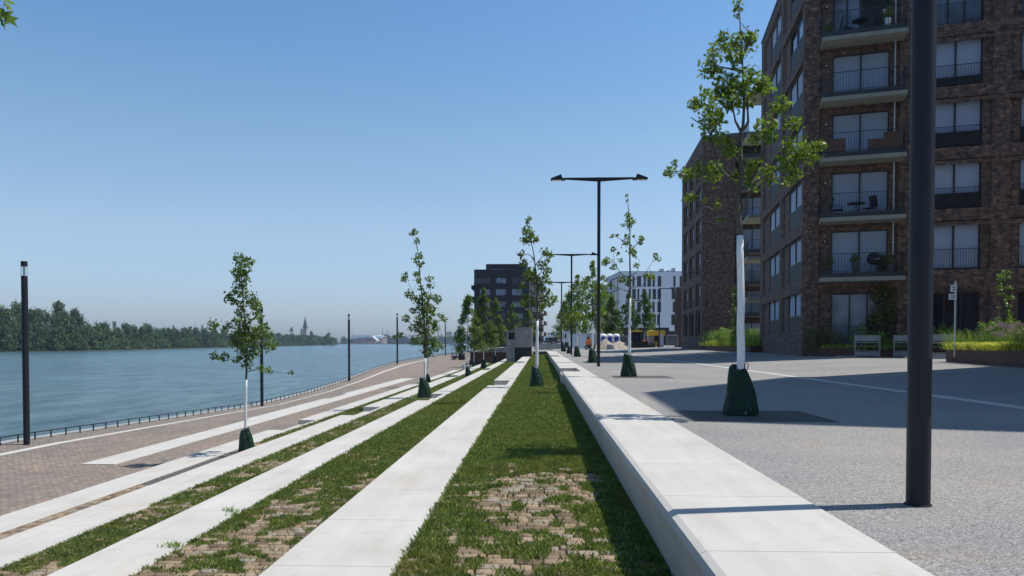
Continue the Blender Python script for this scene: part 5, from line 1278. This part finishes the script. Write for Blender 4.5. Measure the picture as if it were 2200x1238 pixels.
# yellow kiosk trailer
Y = 106; x0_, x1_ = px(1393, Y), px(1429, Y)
ky = root('yellow_trailer', ((x0_ + x1_) / 2, Y, 0), 'yellow-topped beige machine trailer left of the second brick building', 'trailer')
MB().box(x0_, x1_, Y, Y + 2, pz(722, Y), pz(710.5, Y)).build('hood', 'yellow', ky, bevel=.05)
MB().box(x0_ + .02, x0_ + .8, Y + .05, Y + 1.9, .4, pz(722, Y)).build('side', 'sand', ky); MB().box(x1_ - .9, x1_ - .25, Y - .05, Y + 1.5, .1, pz(718, Y)).build('door', 'whiteplastic', ky)
MB().box(x0_ + .82, x1_ - .92, Y + .5, Y + 1.9, .4, pz(722, Y)).build('interior', 'darkpanel', ky); wheel(ky, x0_ + .6, Y - .1, .35, .35, .2)
MB().box(x0_ + .9, x0_ + 1.3, Y + .2, Y + .45, .5, 1.1).build('motor', 'yellow', ky)
# dark paling fence
fn = root('paling_fence', (px(1360, 97), 97, 0), 'short dark paling fence with loose stakes before the loader', 'fence')
m = MB().box(px(1358, 97), px(1393, 97), 97.0, 97.05, .75, .82); m.box(px(1358, 97), px(1393, 97), 97.0, 97.05, .3, .36); m.build('rail', 'black', fn)
for k in range(22):
    x = px(1359 + k * 2.2, 97); MB().box(x - .035, x + .035, 96.96, 96.99, -.02, 1.15 if k < 15 else .9).build('stake', 'black', fn)
MB().box(px(1358.5, 97), px(1392, 97), 97.06, 97.08, .36, 1.1).build('panel', 'darkpanel', fn)
fence_run('mesh_fence', [(px(1432, 100), 100), (px(1456, 100), 100)], [0, 0], 1.95, 'galvanised mesh site fence left of the second brick building', 1.2, 'galv', 9, 'fence', .02)
fence_run('mesh_fence', [(px(1330, 110), 110), (px(1356, 110), 110)], [0, 0], 1.9, 'mesh site fence right of the portable toilets', 1.2, 'galv', 9, 'fence', .02)
# slim L-arm lamps at the site
def l_lamp(xb, yb_, ytop, xa, Y, label):
    x = px(xb, Y); r0 = root('site_lamp', (x, Y, 0), label, 'street lamp'); h = pz(ytop, Y)
    MB().tube([(x, Y, 0), (x, Y, h)], .08, 10).build('pole', 'metal', r0); xx = px(xa, Y)
    MB().cbox(((x + xx) / 2, Y, h), (abs(xx - x), .1, .1)).build('arm', 'metal', r0); MB().cbox((xx, Y, h + .06), (.7, .25, .16)).build('lamp_head', 'metal', r0)
l_lamp(1416, 748, 621, 1445, 98, 'slim single-arm lamp post before the white building, right one')
l_lamp(1344.5, 748, 647, 1368, 112, 'slim single-arm lamp post before the white building, left one')
l_lamp(1088, 745, 636, 1086.5, 118, 'thin dark mast in front of the black building, left one'); l_lamp(1113.5, 745, 663, 1112, 128, 'thin grey mast in front of the black building, right one')
# parked vehicles far down the plaza
def car(x, y, s, mat, label, kind='van'):
    r0 = root('parked_van' if kind == 'van' else 'parked_car', (x, y, -.05), label, 'van' if kind == 'van' else 'car')
    k = [(-1, .35), (-1, 1.9), (-.85, 2.1), (.85, 2.1), (1, 1.9), (1, .35)] if kind == 'van' else [(-.9, .3), (-.9, .95), (-.7, 1.4), (.7, 1.4), (.9, .95), (.9, .3)]
    m = MB(); n = len(k); m.add([(x + a * s, y, b * s) for a, b in k] + [(x + a * s, y + 4.5, b * s) for a, b in k], [tuple(range(n))[::-1], tuple(range(n, 2 * n))] + [(i, (i + 1) % n, (i + 1) % n + n, i + n) for i in range(n)])
    m.build('body', mat, r0, bevel=.05); w0, w1 = (1.25, 1.85) if kind == 'van' else (.95, 1.33)
    MB().box(x - .8 * s, x + .8 * s, y - .04, y - .01, w0 * s, w1 * s).build('windscreen', 'glass', r0)
    for sx_ in (-.8, .8): wheel(r0, x + sx_ * s, y + .6, .33, .33, .3)
    for sx_ in (-.7, .7): MB().box(x + sx_ * s - .12, x + sx_ * s + .12, y - .04, y - .01, .7 * s, .85 * s).build('headlight', 'lamppanel', r0)
car(px(1188, 160), 160, 1.0, 'potdark', 'dark van parked far down between the black building and the trees')
car(px(1200, 165), 165, 1.0, 'whiteplastic', 'small white car parked right of the dark van', 'car'); car(px(1174, 170), 170, 1.0, 'galv', 'pale car parked left of the dark van', 'car')
fb = root('far_building', (3, 420, 0), 'low bluish building closing the far end of the street', 'building')
Ff = Face((px(1168, 420), 420), (px(1225, 420), 420)); m = MB(); off = [(1 + 3 * k, 3 + 3 * k, 2, 3.6) for k in range(4)] + [(1 + 3 * k, 3 + 3 * k, 5, 6.4) for k in range(4)]
Ff.wall(m, 0, Ff.L, -.5, pz(721, 420), off, 0, .3); m.prism([(px(1168, 420), 421), (px(1225, 420), 421), (px(1225, 420), 440), (px(1168, 420), 440)], -.5, pz(721, 420)); m.build('wall', 'container', fb)
for a, b, c, e in off: Ff.window(fb, a, b, c + .01, e - .01, .2, 1, 'glass')

# promenade furniture
x, y = -12.0, 104.0; z = zprom(x, y)
bn = root('cargo_cart', (x, y, z), 'dark cart with a white sheet on top parked at the far end of the promenade', 'cart')
MB().box(x - .35, x + .35, y, y + .8, z + .45, z + .95).build('box', 'black', bn, bevel=.02); MB().box(x - .2, x + .3, y - .03, y - .005, z + .55, z + .9).build('sheet', 'whiteplastic', bn)
for a in (-.32, .32): MB().box(x + a - .04, x + a + .04, y, y + .06, z, z + .45).build('leg', 'black', bn)
wheel(bn, x - .1, y + .6, z + .2, .2, .1)
x = -11.0; bn = root('waste_container', (x, y + 1, z), 'round-shouldered black waste container beside the cart', 'container')
MB().lathe((x, y + 1, z), [(.42, 0), (.5, .1), (.52, .8), (.4, 1.0), (.1, 1.08)], 14).build('bin_body', 'black', bn, 40); MB().lathe((x, y + 1, z + 1.08), [(.12, 0), (.1, .06)], 10).build('lid_knob', 'black', bn)
x = -11.6; bn = root('motor_scooter', (x, y + 2.5, z), 'dark parked motor scooter between the cart and the black container', 'scooter'); Y = y + 2.5
m = MB(); m.tube([(x - .6, Y, z + .5), (x - .1, Y, z + .35), (x + .3, Y, z + .6), (x + .75, Y, z + .75)], [.1, .14, .2, .1], 8); m.build('body', 'black', bn)
m = MB(); m.tube([(x - .6, Y, z + .3), (x - .5, Y, z + 1.05), (x - .35, Y - .3, z + 1.1)], .03, 6); m.build('handlebar', 'black', bn); wheel(bn, x - .65, Y, z + .25, .25, .1); wheel(bn, x + .6, Y, z + .25, .25, .1)
x = -10.3; bn = root('folding_chair', (x, y, z), 'white folding chair at the end of the promenade beside the black container', 'chair')
MB().cbox((x, y, z + .45), (.45, .42, .03)).build('seat', 'whiteplastic', bn); MB().cbox((x + .24, y, z + .75), (.03, .42, .35)).build('backrest', 'whiteplastic', bn)
for a, b in ((-.3, .3), (.3, -.25)): MB().tube([(x + a, y - .2, z), (x + b, y - .2, z + .8)], .02, 5).build('leg', 'whiteplastic', bn)
x, y = -7.05, 69.0; z = Z4 + .0
bo = root('bollard', (x, y, z), 'short white bollard with a round grey sign on the terrace end', 'bollard')
MB().box(x - .12, x + .12, y - .1, y + .1, z, z + 1.05).build('post', 'whiteplastic', bo, bevel=.03)
MB().tube([(x, y - .115, z + .8), (x, y - .102, z + .8)], .09, 12).build('badge', 'galv', bo)
# fence and dark trees along the far promenade
fence_run('quay_fence', [(-16.2, 124), (-12.5, 150), (-12, 170)], [-1.2, -1.0, -.6], 1.1, 'taller metal fence continuing along the far quay', 3, 'galv', 0)

# ------------------------------------------------------------------ woodland and distant things
def wood_tree(r, x, y, z, h, w, size, cone=False):
    cl = []; n = 34 if h > 12 else 20
    for i in range(n):
        t = r.random(); q = r.uniform(0, 2 * np.pi)
        prof = math.sin(min(1, t * 1.15 + .15) * math.pi) ** .5 if not cone else (1 - t) ** .6
        R_ = w * prof * math.sqrt(r.random()); cl.append((x + R_ * math.cos(q), y + R_ * math.sin(q), z + h * (.06 + .88 * t), w * (.34 if not cone else .28) * r.uniform(.7, 1.2)))
    cl += [(x + r.uniform(-.8, .8) * w, y + r.uniform(-.8, .8) * w, z + h * .1, w * .3) for _ in range(5)]
    cl.append((x, y, z + h * .93, w * .25))
    return leaves([(a, b + .0375 * a, c, d) for a, b, c, d in cl], size, 3.2, r, up=.0)[0]
r = np.random.default_rng(77); VV = []
bp = np.array(bank[2:]); seg = np.linalg.norm(np.diff(bp, axis=0), axis=1); cum = np.concatenate([[0], np.cumsum(seg)])
def bpt(s): return np.interp(s, cum, bp[:, 0]), np.interp(s, cum, bp[:, 1])
s_ = -60.0
while s_ < cum[-1]:
    bx_, by_ = bpt(max(s_, 0)); by_ += min(s_, 0)
    for row in range(3):
        h = r.uniform(9, 13) + row * 2.5 + (5 if s_ < 75 and row == 2 else 0); wd = h * r.uniform(.36, .46)
        VV.append(wood_tree(r, bx_ - 3 - row * 8 - r.uniform(0, 3), by_ - .0375 * bx_ + r.uniform(-3, 3), -3.9, h, wd, 1.15 if by_ < 700 else 1.7))
    s_ += r.uniform(7, 9) * (1 if by_ < 700 else 1.6)
tag(npmesh('riverside_wood', np.concatenate(VV), None, 4, 'woodleaf'), 'dense green woodland lining the opposite river bank', None, None, 'stuff')
def far_tree(x, y, h, w, z, label, seed, cone=False, size=1.1, mat='woodleaf'):
    r0 = root('poplar_tree' if cone else 'broadleaf_tree', (x, y, z), label, 'tree', 'trees standing out on the horizon')
    V = wood_tree(np.random.default_rng(seed), x, y - .0375 * x, z, h, w, size, cone); npmesh('crown', V, None, 4, mat, r0)
    MB().tube([(x, y, z - .5), (x, y, z + h * .6)], [h * .02, h * .008], 8).build('trunk', 'trunkbark', r0)
k = 440 / 1600.
far_tree(px(40, 425), 425, 27, 11, -3.8, 'tall dark tree behind the nearest quay lamp at left', 1)
far_tree(px(85, 430), 430, 24, 9, -3.8, 'dark rounded tree right of the nearest quay lamp', 2)
far_tree(px(128, 440), 440, 29, 9, -3.8, 'highest tree on the far bank, wide crown right of the nearest quay lamp', 3)
far_tree(px(162, 440), 440, 25, 7.5, -3.8, 'lighter tree at the right shoulder of the tall group on the far bank', 4)
far_tree(px(5, 420), 420, 25, 11, -3.8, 'tree group cut by the left picture edge on the far bank', 5)
for i, (xx, yt) in enumerate(((248, 690), (275, 693), (314, 691), (374, 698), (410, 699), (436, 699))):
    Y = 520 + i * 35; far_tree(px(xx, Y), Y, pz(yt, Y) + 3.8, 4 if i != 3 else 2.4, -3.8, ['small pointed treetop, first right of the tall group', 'small pointed treetop, second right of the tall group', 'small pointed treetop, third right of the tall group', 'slim treetop standing alone above the wood', 'round treetop left of the leftmost young tree', 'round treetop just beside the leftmost young tree crown'][i], 50 + i, i == 3)
for i, (xx, yt, w_) in enumerate(((627, 703, 5), (649, 706, 5), (670, 712, 7), (706, 714, 8))):
    Y = 1050; far_tree(px(xx, Y), Y, pz(yt, Y) + 3.8, w_, -3.8, ['slim dark tree left of the church spire', 'tree right against the church spire', 'dark tree right of the church spire', 'round tree near the end of the wood'][i], 60 + i, i < 2, 1.8)
# church
cY = 1250; cx_ = px(655.5, cY)
ch = root('church', (cx_, cY, -3), 'church tower with slender dark spire rising above the far woods', 'church')
f_ = cY / 1600.
MB().box(cx_ - 2.9, cx_ + 2.9, cY, cY + 6, -3, pz(706, cY)).build('tower', 'stonefar', ch)
m = MB(); zt = pz(706, cY); m.add([(cx_ - 3.3, cY - .5, zt), (cx_ + 3.3, cY - .5, zt), (cx_ + 3.3, cY + 6.5, zt), (cx_ - 3.3, cY + 6.5, zt), (cx_, cY + 3, pz(680, cY))], [(0, 1, 4), (1, 2, 4), (2, 3, 4), (3, 0, 4)]); m.build('spire', 'slate', ch)
MB().box(cx_ - 22, cx_ - 4, cY + 1, cY + 9, -3, 9).build('nave', 'stonefar', ch)
# far bank: hall, bridge, buildings, tree line
hY = 1950
hl = root('exhibition_hall', (px(793, hY), hY, -2.6), 'large hall with curved white roof on the far bank', 'hall')
m = MB(); n = 14; k0 = []
xa, xb = px(757, hY), px(824, hY)
for i in range(n + 1):
    t = i / n; zr = pz(725.5, hY) + (pz(720.3, hY) - pz(725.5, hY)) * math.sin(math.pi * (t * .7 + .15)); xx = xa + (xb - xa) * t
    m.v += [(xx, hY, zr - 6.5), (xx, hY, zr), (xx, hY + 60, zr)]
for i in range(n): a = i * 3; m.f += [(a, a + 3, a + 4, a + 1), (a + 1, a + 4, a + 5, a + 2)]
m.build('roof', 'hallroof', hl); MB().box(xa, xb, hY + 1, hY + 55, -2.6, pz(726, hY)).build('hall_front', 'earthbrown', hl)
m = MB(); m.tube([(px(802, hY), hY - 5, pz(724, hY)), (px(820, hY), hY - 8, pz(738, hY))], 3.2, 8); m.build('stair_tube', 'hallroof', hl)
m = MB()
for j in range(6): m.cbox((xa + 8 + j * 14, hY - 14, -.4 + (j % 3)), (10, 6, 4.5 + 2 * (j % 2)), .2 * j)
tag(m.build('spoil_heap', 'earthbrown'), 'brown earth and rubble below the white-roofed hall', 'rubble')
struct(MB().box(px(740, 1900), px(828, 1900), 1890, 1901, -4.2, -1.9), 'far_beach', 'stonefar')
bg_ = root('bridge', (px(900, 2050), 2050, 0), 'long dark river bridge on the horizon', 'bridge')
MB().box(px(835, 2050), px(1130, 2050), 2050, 2062, pz(733, 2050), pz(728.5, 2050)).build('deck', 'slate', bg_)
for xx in range(845, 1130, 24): MB().box(px(xx, 2050) - 3, px(xx, 2050) + 3, 2051, 2061, -3, pz(733, 2050)).build('pier', 'slate', bg_)
for i, (a, b, t, mt, lb) in enumerate(((826, 850, 727, 'brickred', 'brown block right of the white-roofed hall'), (852, 875, 725.5, 'brickred', 'taller brown block behind the fourth quay lamp'), (876, 905, 729, 'slate', 'long grey shed left of the bushy terrace tree'), (985, 1016, 729, 'slate', 'low grey building at the waterline left of the black block'))):
    o = root('far_building', (px((a + b) / 2, 2000), 2000, -2.6), lb, 'building'); MB().box(px(a, 2000), px(b, 2000), 2000, 2030, -2.6, pz(t, 2000)).build('wall', mt, o)
    m = MB(); 
    for q in range(5): xx = px(a, 2000) + (q + .5) * (px(b, 2000) - px(a, 2000)) / 5; m.box(xx - 1, xx + 1, 1999.6, 1999.9, 2, 5)
    m.build('window', 'glass', o); MB().box(px(a, 2000) - .5, px(b, 2000) + .5, 1999.4, 2031, pz(t, 2000), pz(t, 2000) + .8).build('roof', 'roofedge', o)
VV = []; r = np.random.default_rng(5)
for i in range(70):
    xx = r.uniform(735, 1030); Y = 2120 + r.uniform(0, 100); top = 722 + 5 * r.random() - (4 * math.exp(-((xx - 838) / 18) ** 2))
    VV.append(wood_tree(r, px(xx, Y), Y, -3, pz(top, Y) + 3, 13, 3.2))
for i in range(26):
    xx = r.uniform(832, 1010); Y = 1880; VV.append(wood_tree(r, px(xx, Y), Y, -3.2, r.uniform(5, 9), 7, 2.4))
tag(npmesh('horizon_trees', np.concatenate(VV), None, 4, 'woodleaf'), 'distant hazy line of trees on the horizon behind the bridge', None, None, 'stuff')
for i, (xx, yt) in enumerate(((942, 713), (949, 716), (962, 713), (968, 712), (978, 714))):
    Y = 1900; far_tree(px(xx, Y), Y, pz(yt, Y) + 2.6, 5 if i < 2 else 9, -2.6, ['slim far poplar, leftmost on the horizon', 'slim far poplar, second on the horizon', 'far tree left of the most distant quay lamp', 'far tree right of the most distant quay lamp', 'last rounded far tree before the young trees'][i], 80 + i, i < 2, 2.6)
for i, (xx, yt, lb) in enumerate(((822.5, 708, 'thin far chimney, left one'), (832, 709, 'thin far chimney, right one'))):
    Y = 2200; o = root('chimney', (px(xx, Y), Y, 0), lb, 'chimney'); MB().tube([(px(xx, Y), Y, 0), (px(xx, Y), Y, pz(yt, Y))], [1.2, .7], 8).build('shaft', 'slate', o); MB().lathe((px(xx, Y), Y, pz(yt, Y)), [(.9, 0), (.9, 1)], 8).build('cap', 'slate', o)
bt = root('passenger_boat', (px(982, 900), 900, -4), 'white passenger boat on the river beyond the most distant quay lamp', 'boat')
X = px(982, 900); m = MB(); m.prism([(X - 14, 900), (X + 13, 900), (X + 16, 903), (X + 13, 906), (X - 14, 906)], -4.1, -2.6); m.build('hull', 'whiteplastic', bt)
MB().box(X - 11, X + 9, 901, 905, -2.6, -.9).build('cabin', 'whiteplastic', bt); MB().box(X - 10, X + 8, 900.9, 900.99, -2.2, -1.4).build('window', 'glass', bt)
for (xx, yb_, hh, lb) in ((826, 744.5, 2.2, 'small dark buoy on the river right of the fourth quay lamp'), (971.5, 752, 2.5, 'thin dark navigation marker on the river near the far end of the quay')):
    Y = 1600 * 5 / (yb_ - 736); o = root('river_marker', (px(xx, Y), Y, -4), lb, 'buoy'); MB().lathe((px(xx, Y), Y, -4), [(.6, -.2), (.6, .3), (.15, .6), (.12, hh)], 8).build('float', 'black', o)
# large dark trees right of the gap, Y about 125-230
def big_tree(x, y, h, w, label, seed, cone=.2, z0=.22):
    rr = random.Random(seed); cl = []
    for i in range(80):
        t = rr.random(); q = rr.uniform(0, 6.28); R_ = w * (math.sin((.12 + .88 * (1 - t)) * math.pi * .55)) * math.sqrt(rr.random()); cl.append((x + R_ * math.cos(q), y + R_ * math.sin(q), h * (z0 + (.96 - z0) * t), w * rr.uniform(.16, .30)))
    r0 = root('plane_tree', (x, y, 0), label, 'tree', 'large trees beyond the plaza'); V, n = leaves(cl, .42, 1.5, np.random.default_rng(seed)); npmesh('crown', V, None, n, 'leafdark', r0)
    m = MB().tube([(x, y, -.2), (x, y, h * .3), (x + .1, y, h * .8)], [.28, .2, .06], 8)
    for q in range(6): a = q * 1.05; m.tube([(x, y, h * (.25 + .06 * q)), (x + w * .5 * math.cos(a), y + w * .5 * math.sin(a), h * (.4 + .07 * q))], [.09, .03], 5)
    m.build('trunk', 'trunkbark', r0)
big_tree(px(1232, 135), 135, 11.3, 2.6, 'dense green tree behind the fourth lamp pole, left of the big group', 1)
big_tree(px(1258, 132), 132, 12.6, 3.4, 'highest dense tree of the group behind the plaza trees', 2)
big_tree(px(1284, 130), 130, 12.2, 3.2, 'dense tree directly behind the tall lamp pole', 3)
big_tree(px(1303, 138), 138, 10.5, 2.6, 'dark tree at the left end of the white building', 4)
big_tree(px(1222, 170), 170, 12.5, 3.0, 'tree further back in the receding row', 5, z0=.1)
big_tree(px(1212, 210), 210, 12.0, 3.0, 'most distant tree but one in the receding row', 6, z0=.1)
big_tree(px(1204, 270), 270, 11.5, 3.4, 'most distant tree of the receding row', 7, z0=.05)
big_tree(px(1186, 300) - 6, 330, 5, 3.0, 'small tree at the far corner of the black block', 8, z0=.05)

# ------------------------------------------------------------------ turn view distances into plan positions for everything placed by distance
KEEP = ('apartment_building', 'office_building', 'apartment_block', 'brick_annex', 'sitting_wall', 'terrace_step', 'quay_wall', 'quay_rail', 'brick_wall',
        'chair', 'garden_chair', 'bistro_table', 'potted_plant', 'barbecue', 'privacy_screen', 'riverside_wood', 'horizon_trees', 'grass', 'street_lamp', 'oak_tree')
for o in list(COL.objects):
    if o.parent or o.get('kind') == 'structure' or o.type in ('CAMERA', 'LIGHT') or o.name.split('.')[0] in KEEP: continue
    if o.type == 'EMPTY': o.location.y += .0375 * o.location.x
    else:
        n_ = len(o.data.vertices); co = np.empty(n_ * 3, dtype=np.float32); o.data.vertices.foreach_get('co', co); o.location.y += .0375 * float(co[::3].mean())

# ------------------------------------------------------------------ haze
hz = MB().box(-2400, 700, -30, 3000, -6, 75)
ho = hz.build('haze', 'sand'); tag(ho, kind='stuff')
hm = bpy.data.materials.new('haze_air'); hm.use_nodes = True; t = hm.node_tree; t.nodes.clear()
mo = t.nodes.new("ShaderNodeOutputMaterial"); pv = t.nodes.new("ShaderNodeVolumePrincipled")
pv.inputs["Color"].default_value = (.62, .78, 1, 1); pv.inputs["Density"].default_value = .00013; pv.inputs["Anisotropy"].default_value = .3
t.links.new(pv.outputs[0], mo.inputs["Volume"]); ho.data.materials.clear(); ho.data.materials.append(hm)
